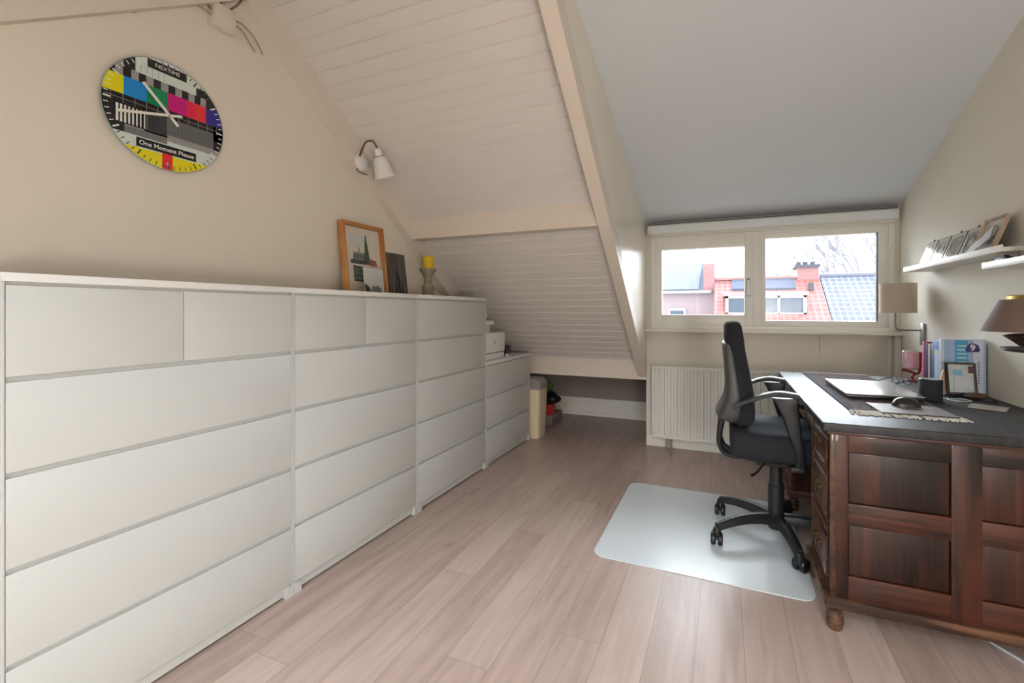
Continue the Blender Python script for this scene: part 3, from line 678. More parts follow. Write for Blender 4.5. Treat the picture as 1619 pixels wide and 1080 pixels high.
# seat
bm = nbm(); S = [(.445, .045, .225), (.45, .022, .245), (.475, .008, .256), (.52, .002, .258), (.552, .006, .252), (.566, .022, .238), (.571, .06, .20)]
def seatring(z, inset, hy):
    pts = rrect(.02+inset*.6, .47-inset*.6, OY-hy, OY+hy, .055, 6); out = []
    for a, b in pts:
        t = (a-.02)/.45; dz = -.014*max(0, (t-.75)/.25)**2 + .006*(1-abs((b-OY)/.25)) if z > .54 else 0
        out.append(Vector((a, b, z+dz)))
    return out
loft(bm, [seatring(z, i, hy-.012) for z, i, hy in S]); mk('seat', bm, SEATF, oc, 60)
bm = nbm(); loft(bm, [[Vector((a, b, z)) for a, b in rrect(x0, x1, OY-h, OY+h, .05, 5)] for z, x0, x1, h in ((.418, .12, .38, .12), (.43, .07, .42, .19), (.448, .045, .445, .22))]); mk('seat_pan', bm, BLACKP, oc, 50)
bm = nbm(); box(bm, .14, .33, OY-.065, OY+.065, .375, .425, .012); mk('tilt_mechanism', bm, BLACKP, oc, 35)
bm = nbm(); tube(bm, smooth_path([(.19, OY-.06, .40), (.165, OY-.12, .392), (.14, OY-.17, .375), (.115, OY-.20, .365)]), [.006]*15+[.009]*4, 8, flat=.6); mk('lever', bm, BLACKP, oc, 50)
# armrests
for s in (-1, 1):
    ya = OY+s*.252
    bm = nbm()
    path = smooth_path([(.035, ya-s*.012, .685), (.075, ya, .712), (.13, ya, .737), (.18, ya, .757), (.235, ya, .765), (.300, ya, .757)], 5); n = len(path)
    rings = []
    for i, p in enumerate(path):
        t = i/(n-1); hw = .018+.018*min(1, t*2.2)-.004*max(0, t-.9)*10*.5; hh = .010+.003*t
        rings.append([p+Vector((0, hw*cos(a), hh*sin(a))) for a in [2*pi*k/12 for k in range(12)]])
    loft(bm, rings); mk('armrest', bm, ARMP, oc, 50)
    bm = nbm(); rings = []
    for z, xa, xb, yy, hh in ((.745, .195, .300, ya, .020), (.72, .210, .300, ya, .022), (.66, .238, .304, ya, .022), (.58, .262, .312, ya, .020), (.52, .285, .323, ya, .016), (.47, .296, .330, ya-s*.006, .014), (.43, .285, .330, ya-s*.03, .013)):
        rings.append([Vector((a, b, z)) for a, b in rrect(xa, xb, yy-hh, yy+hh, .010, 3)])
    loft(bm, rings); 
    box(bm, .272, .325, min(OY+s*.1, ya-s*.01), max(OY+s*.1, ya-s*.01), .415, .437, .006)
    mk('arm_post', bm, BLACKP, oc, 45)
# column and star base
bm = nbm(); lathe(bm, [(.034, .10), (.036, .115), (.036, .27), (.031, .275), (.029, .30), (.029, .38)], (OX+.02, OY, 0), 28); mk('gas_column', bm, BLACKP, oc, 40)
BX, BY = OX+.02, OY
bm = nbm(); lathe(bm, [(.030, .055), (.036, .058), (.040, .075), (.042, .128), (.036, .134)], (BX, BY, 0), 28); mk('base_hub', bm, BLACKP, oc, 40)
CCx, CCy = .215, 2.56
for k in range(5):
    a = radians(142+72*k); tip = Vector((CCx+.302*cos(a), CCy+.302*sin(a), .083)); st = Vector((BX+.02*cos(a), BY+.02*sin(a), .104))
    d = Vector((tip.x-st.x, tip.y-st.y, 0)).normalized(); nn = Vector((-d.y, d.x, 0)); rings = []
    for i in range(9):
        t = i/8; p = st.lerp(tip, t); p.z = .104+.022*sin(pi*min(1, t*1.0))*.9-.018*t; hw = .029-.010*t; hh = .028-.011*t
        rings.append([p+nn*hw*q+Vector((0, 0, hh*r_)) for q, r_ in ((-1, -.8), (-.85, .55), (-.45, .95), (.45, .95), (.85, .55), (1, -.8), (.6, -1), (-.6, -1))])
    bm = nbm(); loft(bm, rings); lg = mk('base_leg', bm, BLACKP, oc, 50)
    bm = nbm(); b = a+radians(90+35*(-1)**k); wd = Vector((cos(b), sin(b), 0)); axd = Vector((-wd.y, wd.x, 0))
    c0 = Vector((tip.x, tip.y, .0300+.0034))+wd*.012
    Mr = Vector((0, 0, 1)).rotation_difference(axd).to_matrix().to_4x4()
    for sgn in (-1, 1): lathe(bm, [(.014, -.012), (.026, -.011), (.030, -.006), (.030, .006), (.026, .011), (.014, .012)], c0+axd*sgn*.0155, 20, M=Mr)
    lathe(bm, [(.007, -.02), (.007, .02)], c0, 10, M=Mr)
    lathe(bm, [(.016, .035), (.022, .055), (.014, .088)], (tip.x, tip.y, 0), 14)
    mk('caster', bm, mat('caster_black%d' % k, (24, 24, 26), .35), lg, 40)
    # hood over the wheels
# ------------------------------------------------------------------ desk
DX0, DX1, DY0, DY1 = .345, 1.108, 1.912, 3.345
dk = thing('writing_desk', (.73, 2.63, 0), 'antique reddish-brown panelled pedestal desk with black top along the right wall', 'desk')
bm = nbm(); box(bm, .322, 1.124, 1.893, 3.365, .709, .740, .006, seg=3); mk('desktop', bm, DESKTOP, dk, 35)
bm = nbm(); box(bm, .335, 1.115, 1.903, 3.355, .697, .7095, .003); mk('top_moulding', bm, DESKH, dk, 35)
def sidepanels(yf, s):
    """panelled end: s=-1 faces -Y"""
    def B(x0, x1, z0, z1, d0, d1, bev=.003):
        a, b = sorted((yf+s*-1*0+(-s)*d0, yf+(-s)*d1)); return (x0, x1, a, b, z0, z1, bev)
    for nm, (x0, x1) in (('stile', (DX0, .402)), ('stile', (.686, .765)), ('stile', (1.05, DX1))):
        bm = nbm(); box(bm, *B(x0, x1, .115, .700, 0, .02)); mk(nm, bm, DESKW, dk, 35)
    for z0, z1 in ((.115, .200), (.378, .456), (.636, .700)):
        for x0, x1 in ((.402, .686), (.765, 1.05)):
            bm = nbm(); box(bm, *B(x0-.001, x1+.001, z0, z1, .0005, .02)); mk('rail', bm, DESKH, dk, 35)
    for z0, z1 in ((.200, .378), (.456, .636)):
        for x0, x1 in ((.402, .686), (.765, 1.05)):
            bm = nbm(); box(bm, *B(x0+.002, x1-.002, z0+.002, z1-.002, .0085, .02, .004))
            mk('panel', bm, PANELW, dk, 35)
def panel_mat():
    m = wood('mahogany_panel', (24, 12, 9), (72, 35, 22), 3.2, 'Z', 0.42, 0.1)
    nt = m.node_tree; L = nt.links; b = nt.nodes['Principled BSDF']
    ramp = b.inputs['Base Color'].links[0].from_node
    tc = [n for n in nt.nodes if n.type == 'TEX_COORD'][0]
    sp = nt.nodes.new('ShaderNodeSeparateXYZ'); L.new(tc.outputs['Object'], sp.inputs[0])
    md = nt.nodes.new('ShaderNodeMath'); md.operation = 'MULTIPLY'; md.inputs[1].default_value = 17.0; L.new(sp.outputs[0], md.inputs[0])
    fl = nt.nodes.new('ShaderNodeMath'); fl.operation = 'FLOOR'; L.new(md.outputs[0], fl.inputs[0])
    wn = nt.nodes.new('ShaderNodeTexWhiteNoise'); wn.noise_dimensions = '1D'; L.new(fl.outputs[0], wn.inputs['W'])
    mr = nt.nodes.new('ShaderNodeMapRange'); mr.inputs[3].default_value = .55; mr.inputs[4].default_value = 1.1; L.new(wn.outputs[0], mr.inputs[0])
    hs = nt.nodes.new('ShaderNodeHueSaturation'); L.new(mr.outputs[0], hs.inputs['Value']); L.new(ramp.outputs[0], hs.inputs['Color']); L.new(hs.outputs[0], b.inputs['Base Color'])
    return m
PANELW = panel_mat()
sidepanels(DY0, -1)
# pedestal cases
for y0, y1 in ((DY0+.02, 2.292), (2.965, DY1)):
    bm = nbm(); box(bm, DX0+.02, DX1, y0, y1, .115, .699); mk('pedestal', bm, DESKW, dk)
    ya, yb = (y0-.02 if y0 < 2.5 else y0), y1
    # front stiles and drawers facing the chair
    for q0, q1 in ((ya, ya+.035), (yb-.035, yb)):
        bm = nbm(); box(bm, DX0, DX0+.0215, q0, q1, .115, .699, .003); mk('front_stile', bm, DESKY, dk, 35)
    zs = [(.128, .33), (.342, .545), (.557, .690)]
    for z0, z1 in ((.115, .128), (.33, .342), (.545, .557), (.69, .699)):
        bm = nbm(); box(bm, DX0+.001, DX0+.0215, ya+.034, yb-.034, z0, z1, .002); mk('front_rail', bm, DESKY, dk, 35)
    for z0, z1 in zs:
        bm = nbm(); box(bm, DX0+.006, DX0+.022, ya+.036, yb-.036, z0+.001, z1-.001, .003); box(bm, DX0-.002, DX0+.008, ya+.062, yb-.062, z0+.028, z1-.028, .005)
        dr = mk('drawer', bm, DESKY, dk, 35)
        yc, zc = (ya+yb)/2, (z0+z1)/2
        bm = nbm(); My2 = Matrix.Rotation(-pi/2, 4, 'Y')
        for sy in (-.035, .035): lathe(bm, [(.012, 0), (.011, .004), (.005, .010), (.006, .016)], (DX0-.002, yc+sy, zc+.01), 12, M=My2)
        tube(bm, smooth_path([(DX0-.014, yc-.035, zc+.01), (DX0-.017, yc-.028, zc-.018), (DX0-.018, yc, zc-.028), (DX0-.017, yc+.028, zc-.018), (DX0-.014, yc+.035, zc+.01)]), .0032, 7)
        mk('handle', bm, BRASS, dr, 50)
    # base moulding and bun feet
    bm = nbm(); box(bm, DX0-.016, DX1+.008, ya-.014, yb+.012, .082, .117, .006, seg=3); mk('base_moulding', bm, DESKWORN, dk, 35)
    for fx in (DX0+.018, DX1-.04):
        for fy in (ya+.012, yb-.03):
            bm = nbm(); lathe(bm, [(.020, 0), (.024, .006), (.027, .030), (.025, .055), (.020, .066), (.028, .078), (.028, .083)], (fx, fy, 0), 18)
            mk('foot', bm, DESKWORN, dk, 40)
bm = nbm(); box(bm, DX1-.03, DX1, 2.29, 2.967, .115, .699); mk('modesty_panel', bm, DESKW, dk)
bm = nbm(); box(bm, DX0+.012, DX0+.03, 2.29, 2.967, .610, .699, .003); dr = mk('drawer', bm, DESKY, dk, 35)
bm = nbm(); lathe(bm, [(.012, 0), (.009, .006), (.012, .018), (.008, .024)], (DX0+.012, 2.63, .655), 14, M=Matrix.Rotation(-pi/2, 4, 'Y')); mk('knob', bm, BRASS, dr, 40)
# brass key with tag hanging from the far pedestal
bm = nbm(); box(bm, DX0-.006, DX0-.001, 2.985, 3.008, .30, .36, .003); mk('lock_plate', bm, BRASS, dk, 35)

# ------------------------------------------------------------------ things on the desk
ZK = .7402
rg = thing('table_runner', (.62, 2.74, ZK), 'dark woven table runner with pale fringed ends on the desktop', 'runner')
def weave():
    m = mat('woven_runner', (66, 52, 54), .95, noise=.7, nscale=45, bump=.6, bscale=500)
    nt = m.node_tree; b = nt.nodes['Principled BSDF']
    r = [n for n in nt.nodes if n.type == 'VALTORGB'][0]
    e = r.color_ramp.elements; e[0].color = (*lin((36, 30, 44)), 1); e[1].color = (*lin((120, 98, 90)), 1); e.new(.5).color = (*lin((70, 50, 50)), 1)
    return m
bm = nbm(); box(bm, .455, .80, 2.155, 3.335, ZK, ZK+.004, .0015); mk('cloth', bm, weave(), rg)
bm = nbm(); box(bm, .455, .478, 2.155, 3.335, ZK+.0003, ZK+.0048, .001); mk('border', bm, mat('runner_border', (34, 34, 52), .95, noise=.5, nscale=80), rg)
FR = mat('cream_fringe', (206, 200, 188), .95)
for y0, sgn in ((2.155, -1), (3.335, 1)):
    bm = nbm(); rnd = random.Random(4)
    for i in range(110):
        x = .457+i*.0031; dx = rnd.uniform(-.014, .014); L_ = (.085 if sgn < 0 else .028)*rnd.uniform(.75, 1.0)
        tube(bm, [(x, y0, ZK+.003), (x+dx*.4, y0+sgn*L_*.5, ZK+.0045), (x+dx, y0+sgn*L_, ZK+.0028)], .0030, 5)
    mk('fringe', bm, FR, rg, 60)
lp = thing('laptop', (.63, 2.66, ZK+.005), 'closed silver laptop lying on the dark table runner', 'laptop')
bm = nbm(); box(bm, .505, .785, 2.44, 2.90, ZK+.007, ZK+.021, .005); box(bm, .53, .76, 2.46, 2.88, ZK+.0045, ZK+.008); mk('base', bm, mat('laptop_base', (62, 62, 66), .35, .6), lp, 35)
bm = nbm(); box(bm, .500, .788, 2.435, 2.905, ZK+.0225, ZK+.029, .003); mk('lid', bm, ALU, lp, 35)
bm = nbm()
for k in range(4): box(bm, .548+k*.022, .562+k*.022, 2.4385, 2.4405, ZK+.011, ZK+.017)
mk('ports', bm, BLACKP, lp)
bm = nbm(); lathe(bm, [(.013, 0), (.013, .0004)], (.645, 2.67, ZK+.029), 20); mk('logo', bm, mat('lid_logo', (120, 124, 130), .2, .8), lp)
mp_ = thing('mouse_pad', (.665, 2.2, ZK+.005), 'dark mouse pad with pale pattern at the near end of the runner', 'mouse pad')
bm = nbm(); box(bm, .55, .785, 2.115, 2.315, ZK+.0082, ZK+.0104, .001); mk('rubber_base', bm, BLACKP, mp_)
bm = nbm(); box(bm, .552, .783, 2.117, 2.313, ZK+.0104, ZK+.0108); mk('printed_surface', bm, mat('pad_print', (112, 98, 96), .5, noise=.35, nscale=25), mp_)
ms = thing('computer_mouse', (.675, 2.285, ZK+.008), 'black computer mouse on the mouse pad in front of the laptop', 'mouse')
bm = nbm(); rings = []
for i in range(11):
    t = i/10; x = .628+.096*t; hw = .031*sqrt(max(.02, 1-(2*t-1)**4)); hh = .036*sqrt(max(.01, 1-(abs(2*t-1.0))**2.3))
    rings.append([Vector((x, 2.285+hw*cos(a), ZK+.0110+max(0, hh*sin(a)))) for a in [pi*k/10 for k in range(11)]])
loft(bm, rings); mk('shell', bm, mat('mouse_black', (36, 32, 34), .28), ms, 60)
bm = nbm(); tube(bm, [(.70, 2.285, ZK+.0375), (.711, 2.285, ZK+.034)], .0045, 8); mk('scroll_wheel', bm, CHARP, ms, 50)
ec = thing('smart_speaker', (.845, 2.56, ZK), 'black cylindrical smart speaker on the desk beside the laptop', 'speaker')
bm = nbm(); lathe(bm, [(.040, 0), (.042, .004), (.0425, .088), (.040, .092)], (.845, 2.56, ZK), 32); mk('body', bm, mat('speaker_fabric', (30, 36, 40), .7, bump=.5, bscale=800), ec, 40)
bm = nbm(); lathe(bm, [(.0395, .0918), (.038, .0935), (.002, .0937)], (.845, 2.56, ZK), 32); mk('top_ring', bm, mat('speaker_top', (50, 58, 60), .3), ec, 40)
# books standing against the wall: spines face the room centre, covers face the camera
def book(y0, th, h, xs, m, label, parts=(), name='book'):
    b_ = thing(name, ((xs+1.125)/2, y0+th/2, ZK), label, 'book', 'books standing on the desk by the wall')
    bm = nbm(); box(bm, xs, 1.122, y0, y0+th, ZK, ZK+h, .0015); mk('cover', bm, m, b_, 35)
    bm = nbm(); box(bm, xs+.004, 1.120, y0+.003, y0+th-.003, ZK+h-.001, ZK+h+.0006); mk('pages', bm, PAPER, b_)
    return b_
BX9 = .958
b9 = book(2.775, .03, .262, BX9, mat('cover_pale_blue', (172, 190, 214), .4), 'pale blue and white workbook with a purple 9 badge on its cover')
bm = nbm()
def yq(x0, x1, z0, z1, d, mi): 
    f = bm.faces.new([bm.verts.new((a, 2.775-d, ZK+b)) for a, b in ((x0, z0), (x1, z0), (x1, z1), (x0, z1))]); f.material_index = mi
yq(BX9+.002, 1.112, .002, .26, .0002, 0); yq(BX9+.01, BX9+.118, .07, .258, .0005, 1); yq(BX9+.05, BX9+.098, .10, .256, .0008, 2)
for k in range(7): yq(BX9+.058, BX9+.095, .115+k*.019, .119+k*.019, .0011, 3)
for k in range(9): yq(1.092, 1.098, .055+k*.012, .062+k*.012, .0011, 5)
cxp, czp = BX9+.115, .222
hexp = [(-.024, -.012), (-.017, -.019), (.017, -.019), (.024, -.012), (.017, .014), (.006, .021), (-.006, .021), (-.017, .012)]
f = bm.faces.new([bm.verts.new((cxp+a*1.15, 2.775-.0014, ZK+czp+b)) for a, b in hexp]); f.material_index = 4
text(bm, '9', Matrix.Translation((cxp, 2.775-.0018, ZK+czp)) @ Matrix.Rotation(pi/2, 4, 'X'), .040, 3, bold=.001)
mk('cover_print', bm, [mat('cover_white', (206, 212, 226), .4), mat('cover_stripe', (150, 178, 208), .4, noise=.1, nscale=60), mat('cover_cyan', (70, 165, 205), .4), PAPER, mat('badge_purple', (62, 50, 120), .4), mat('cover_marks', (90, 110, 150), .4)], b9)
bb = book(2.812, .055, .250, .962, mat('cover_blue', (12, 78, 150), .4), 'thick blue book with white spine label behind the workbook')
bm = nbm(); box(bm, .9605, .9622, 2.816, 2.863, ZK+.02, ZK+.205); mk('spine_label', bm, mat('label_pale', (178, 192, 210), .5), bb)
bm = nbm(); box(bm, .9600, .9606, 2.822, 2.857, ZK+.185, ZK+.20); mk('label_stripe', bm, mat('label_yellow', (214, 200, 60), .5), bb)
book(2.872, .035, .245, .966, mat('cover_deep_blue', (20, 96, 160), .4), 'narrow deep blue book, third from the camera')
book(2.912, .025, .225, .970, mat('cover_black', (26, 34, 44), .4), 'slim near-black book between blue books')
book(2.942, .02, .225, .968, mat('cover_cream', (198, 186, 178), .4), 'slim cream book next to the near-black one')
book(2.968, .022, .228, .966, mat('cover_navy', (48, 66, 130), .4), 'slim navy book beside the magenta one')
book(2.995, .02, .235, .962, mat('cover_magenta', (188, 44, 100), .4), 'slim magenta book at the window end of the book row')
# photo frame before the books
pf = thing('photo_frame', (1.0, 2.72, ZK), 'dark thin photo frame with pale blue picture standing before the workbook', 'photo frame')
Mf = Matrix.Translation((.955, 2.700, ZK+.012)) @ Matrix.Rotation(radians(-10), 4, 'X')
bm = nbm()
for a in ((0, .009, 0, .145), (.101, .110, .0, .145), (.009, .101, 0, .008), (.009, .101, .137, .145)): box(bm, a[0], a[1], 0, .012, a[2], a[3], .001, M=Mf)
box(bm, .0, .009, 0, .012, .0, .145, .001, M=Mf); mk('frame', bm, mat('dark_walnut', (70, 56, 56), .4), pf, 35)
bm = nbm(); box(bm, .009, .101, .006, .009, .008, .137, M=Mf); mk('picture', bm, mat('pic_grey', (190, 196, 190), .4, noise=.15, nscale=25), pf)
bm = nbm(); box(bm, .028, .060, .004, .0058, .008, .112, 0, 0, M=Mf); box(bm, .030, .095, .0035, .0055, .008, .085, 0, 1, M=Mf); box(bm, .083, .103, .0025, .0045, .098, .130, 0, 2, M=Mf)
mk('photo', bm, [mat('pic_blue', (120, 178, 206), .4), mat('pic_pale', (196, 202, 204), .4, noise=.12, nscale=40), mat('pic_maroon', (92, 62, 76), .4)], pf)
tag(mk('brown_pouch', blob((1.035, 2.655, ZK+.0135), (.040, .024, .0145), 9, .12), mat('brown_leather', (84, 66, 52), .6, noise=.3, nscale=60), None, 60), 'small brown crumpled leather pouch in front of the photo frame', 'pouch')
cable('charging_cable', [(.90, 2.62, ZK+.003), (.935, 2.60, ZK+.003), (.975, 2.61, ZK+.003), (.99, 2.57, ZK+.003), (.95, 2.545, ZK+.003), (.91, 2.56, ZK+.004), (.925, 2.62, ZK+.003)], .0025, mat('white_cable', (205, 207, 210), .4), 'white charging cable coiled on the desk beside the speaker')
cable('charging_cable', [(1.02, 2.60, ZK+.003), (1.06, 2.575, ZK+.003), (1.09, 2.60, ZK+.003), (1.10, 2.66, ZK+.003)], .003, BLACKP, 'short black cable on the desk in front of the workbook')
nb = thing('notepad', (.99, 2.41, ZK), 'thin beige notepad lying on the bare desk right of the cable', 'notepad')
Mn = Matrix.Translation((.985, 2.42, ZK)) @ Matrix.Rotation(radians(-28), 4, 'Z')
bm = nbm(); box(bm, -.055, .055, -.045, .045, .001, .006, .001, M=Mn); mk('pages', bm, mat('pad_edge', (178, 168, 152), .7), nb)
bm = nbm(); box(bm, -.056, .056, -.046, .046, .006, .0072, M=Mn); mk('cover', bm, mat('pad_cover', (142, 134, 128), .6, noise=.2, nscale=50), nb)
# spectacles
gl = thing('spectacles', (.86, 3.05, ZK), 'pair of dark spectacles lying open near the window end of the desk', 'spectacles')
bm = nbm()
for s in (-1, 1):
    c = Vector((.875+s*.018, 3.03-s*.026, ZK+.018)); tube(bm, [c+Vector((.0*cos(t)+.018*cos(t)*.55, -.022*cos(t), .015*sin(t))) for t in [2*pi*k/16 for k in range(17)]], .0016, 5)
mk('rims', bm, BLACKP, gl, 60)
bm = nbm(); tube(bm, smooth_path([(.848, 3.075, ZK+.03), (.80, 3.06, ZK+.02), (.765, 3.03, ZK+.004)]), .0022, 5); tube(bm, smooth_path([(.905, 2.985, ZK+.03), (.85, 2.96, ZK+.018), (.81, 2.94, ZK+.004)]), .0022, 5); mk('temples', bm, mat('spec_brown', (70, 48, 44), .4), gl, 60)
# pink device on dark red stand
pk = thing('calendar_block', (.985, 3.2, ZK), 'pale pink square block tilted on a dark red stand at the desk window end', 'calendar')
bm = nbm(); box(bm, .930, 1.004, 3.185, 3.215, .808, .912, .012, seg=3); mk('block', bm, mat('pink_block', (200, 180, 184), .2, noise=.08, nscale=20), pk, 40)
bm = nbm(); prism(bm, [(.926, .812), (.926, .800), (.955, .792), (.985, .778), (.975, .765), (.962, .745), (1.012, .745), (1.008, .775), (1.010, .80), (1.006, .91), (1.012, .91), (1.018, .79), (1.02, .77), (1.02, ZK), (.955, ZK), (.96, .772), (.93, .79)], 'Y', 3.19, 3.21) if False else None
tube(bm, smooth_path([(.928, 3.2, .803), (.96, 3.2, .797), (.992, 3.2, .784), (1.008, 3.2, .80), (1.011, 3.2, .86), (1.012, 3.2, .905)]), .008, 8); tube(bm, smooth_path([(.99, 3.2, .784), (.975, 3.2, .765), (.982, 3.2, .746)]), .007, 8)
box(bm, .95, 1.02, 3.17, 3.23, ZK, ZK+.008, .003); mk('stand', bm, mat('dark_red_leather', (128, 42, 54), .3), pk, 50)
wg = nbm(); prism(wg, [(.925, ZK), (.962, ZK), (.968, ZK+.118), (.955, ZK+.118)], 'Y', 2.742, 2.757)
tag(mk('wooden_wedge', wg, mat('beige_card', (204, 170, 134), .6), None), 'beige wooden wedge leaning left of the photo frame', 'wedge')

# ------------------------------------------------------------------ wall lamp with cream shade
wl = thing('wall_lamp', (1.13, 3.52, 1.0), 'cream drum-shade wall lamp on a bent steel arm beside the window', 'lamp')
bm = nbm(); box(bm, 1.116, 1.13, 3.495, 3.545, .925, 1.06, .004); mk('wall_plate', bm, mat('satin_steel', (168, 174, 178), .3, .7), wl, 35)
bm = nbm(); tube(bm, smooth_path([(1.12, 3.52, 1.016), (1.06, 3.52, 1.016), (1.02, 3.52, 1.016), (.998, 3.52, 1.022), (.988, 3.52, 1.045), (.987, 3.52, 1.09), (.987, 3.52, 1.19)]), .0048, 8); mk('arm', bm, mat('arm_steel', (120, 124, 124), .35, .8), wl, 50)
SH = mat('cream_linen', (212, 200, 180), .9, noise=.05, nscale=200, bump=.3, bscale=900)
bm = nbm(); lathe(bm, [(.0935, 1.124), (.0945, 1.124), (.0945, 1.308), (.0935, 1.308)], (1.000, 3.52, 0), 40, cap=False); lathe(bm, [(.0925, 1.124), (.0925, 1.308)], (1.000, 3.52, 0), 40, cap=False); mk('lamp_shade', bm, SH, wl, 40)
bm = nbm(); lathe(bm, [(.018, 1.19), (.02, 1.2), (.018, 1.24)], (.990, 3.52, 0), 16); mk('bulb_socket', bm, BLACKP, wl, 40)

# ------------------------------------------------------------------ brown table lamp
LX, LY = .945, 1.94
tl = thing('bracket_lamp', (LX, LY, ZK+.26), 'brown-shaded brass oil-style lamp on a wall bracket above the desk, at the right edge', 'lamp')
BSH = mat('brown_shade_cloth', (112, 92, 82), .8, bump=.2, bscale=600)
bm = nbm(); lathe(bm, [(.164, 1.070), (.165, 1.070), (.119, 1.173), (.118, 1.173)], (LX, LY, 0), 48, cap=False); lathe(bm, [(.1625, 1.071), (.1165, 1.172)], (LX, LY, 0), 48, cap=False); mk('lamp_shade', bm, BSH, tl, 50)
bm = nbm(); lathe(bm, [(.100, 1.170), (.103, 1.172), (.103, 1.184), (.098, 1.187)], (LX, LY, 0), 40, cap=False); mk('gallery_ring', bm, BRASSP, tl, 50)
bm = nbm()
for k in range(3):
    a = 2*pi*k/3+.4; tube(bm, [(LX, LY, 1.12), (LX+.116*cos(a), LY+.116*sin(a), 1.172)], .003, 6)
tube(bm, [(LX, LY, 1.04), (LX, LY, 1.19)], .005, 8); mk('shade_carrier', bm, BRASSP, tl, 50)
bm = nbm(); lathe(bm, [(.085, 1.034), (.105, 1.050), (.112, 1.056), (.09, 1.062), (.02, 1.066)], (LX, LY, 0), 36); mk('burner', bm, BRASS, tl, 50)
bm = nbm(); lathe(bm, [(.020, .272), (.055, .274), (.075, .284), (.092, .300), (.090, .306), (.05, .308), (.04, .290)], (LX, LY, ZK), 36); mk('body', bm, mat('dark_red_glaze', (62, 28, 26), .2, coat=.4), tl, 50)
bm = nbm(); lathe(bm, [(.02, .258), (.106, .266), (.117, .273), (.118, .277), (.104, .271), (.02, .265)], (LX, LY, ZK), 40); mk('dish', bm, mat('dark_dish', (44, 34, 32), .4), tl, 50)
bm = nbm(); tube(bm, smooth_path([(LX, LY, ZK+.262), (LX+.08, LY, ZK+.235), (LX+.15, LY, ZK+.235), (1.128, LY, ZK+.25)]), .007, 8); box(bm, 1.122, 1.13, LY-.03, LY+.03, ZK+.20, ZK+.30, .002); mk('wall_bracket', bm, BRASS, tl, 50)

# ------------------------------------------------------------------ picture ledges
def ledge(y0, y1, zt, label):
    t = thing('picture_ledge', (1.08, (y0+y1)/2, zt-.02), label, 'shelf', 'white picture ledges on the right wall')
    bm = nbm(); box(bm, 1.005, 1.13, y0, y1, zt-.018, zt, .002); mk('shelf_board', bm, TRIM, t, 35)
    bm = nbm(); box(bm, .998, 1.006, y0, y1, zt-.018, zt+.010, .002); mk('front_lip', bm, TRIM, t, 35)
    bm = nbm(); box(bm, 1.122, 1.13, y0, y1, zt, zt+.03, .002); mk('back_strip', bm, TRIM, t, 35)
ledge(2.36, 3.42, 1.388, 'white picture ledge nearer the window, carrying the row of small pictures')
ledge(1.50, 2.505, 1.328, 'lower white picture ledge cut by the right edge')
def rlean(y0, zt, xb, ang):
    """local x -> world -Y..., local y up leaning to the wall (+X), local z -> room (-X)"""
    c, s = cos(ang), sin(ang)
    return Matrix(((0, s, -c, xb), (-1, 0, 0, y0), (0, c, s, zt), (0, 0, 0, 1)))
MAPI = mat('etching_print', (176, 178, 170), .18, noise=.35, nscale=30); MAPW = mat('etching_margin', (214, 212, 204), .15)
MAPS = [mat('etching_%d' % i, c, .12, noise=.4, nscale=s, coat=.6) for i, (c, s) in enumerate([((196, 198, 194), 20), ((186, 190, 184), 25), ((160, 164, 158), 32), ((176, 176, 166), 28), ((182, 182, 172), 22)])]
desc = ['farthest small print on the picture ledge, nearest the window, bright with reflection', 'second small print from the window end of the picture ledge', 'middle small print on the picture ledge with grey etched lines', 'fourth small print from the window on the picture ledge, with rounded drawing']
ys = [3.355, 3.205, 3.055, 2.885]; wd_ = [.150, .150, .170, .165]
for i in range(4):
    t = thing('small_print', (1.06, ys[i]-wd_[i]/2, 1.389), desc[i], 'picture', 'small prints in a row on the picture ledge')
    M = rlean(ys[i], 1.3895, 1.052+.002*i, radians(20)); h = .150
    bm = nbm(); lbox(bm, M, 0, wd_[i]-.004, 0, h, 0, .006, .001); mk('backing', bm, mat('print_backing%d' % i, (120, 112, 98), .5), t, 35)
    bm = nbm(); lbox(bm, M, .004, wd_[i]-.008, .004, h-.004, .006, .0066, 0, 0); lbox(bm, M, .018, wd_[i]-.022, .018, h-.022, .0066, .0070, 0, 1)
    rnd = random.Random(i)
    for k in range(3):
        c = Vector((wd_[i]*rnd.uniform(.35, .65), h*rnd.uniform(.4, .6), .0074)); r = .018+.014*k
        tube(bm, [M @ (c+Vector((r*cos(a)*1.1, r*sin(a), 0))) for a in [2*pi*q/20 for q in range(15+k*2)]], .0008, 4, 2)
    mk('print', bm, [MAPW, MAPS[i], mat('etch_ink%d' % i, (104, 106, 100), .5)], t)
    if i in (0, 2, 3):
        bm = nbm(); lbox(bm, M, wd_[i]*.5, wd_[i]*.5+.006, h-.004, h+.010, .001, .008, .001); mk('clip', bm, mat('clip_metal%d' % i, (110, 112, 100), .4, .6), t)
def frame_r(y0, zt, xb, ang, W, H, label, fm, cols, bw=.010):
    t = thing('framed_etching', (1.07, y0-W/2, zt), label, 'picture'); M = rlean(y0, zt, xb, radians(ang))
    bm = nbm()
    for a in ((0, bw, 0, H), (W-bw, W, 0, H), (bw, W-bw, 0, bw), (bw, W-bw, H-bw, H)): lbox(bm, M, a[0], a[1], a[2], a[3], -.004, .014, .001)
    mk('frame', bm, fm, t, 35)
    bm = nbm(); lbox(bm, M, bw, W-bw, bw, H-bw, -.002, .003, 0, 0); lbox(bm, M, W*.2, W*.8, H*.22, H*.8, .003, .0034, 0, 1)
    for k in range(4):
        r = .014+.010*k; c = Vector((W*.5, H*.52, .0042)); tube(bm, [M @ (c+Vector((r*1.2*cos(a), r*.9*sin(a), 0))) for a in [2*pi*q/22+k for q in range(18)]], .0014, 4, 2)
    mk('print', bm, cols, t); return M
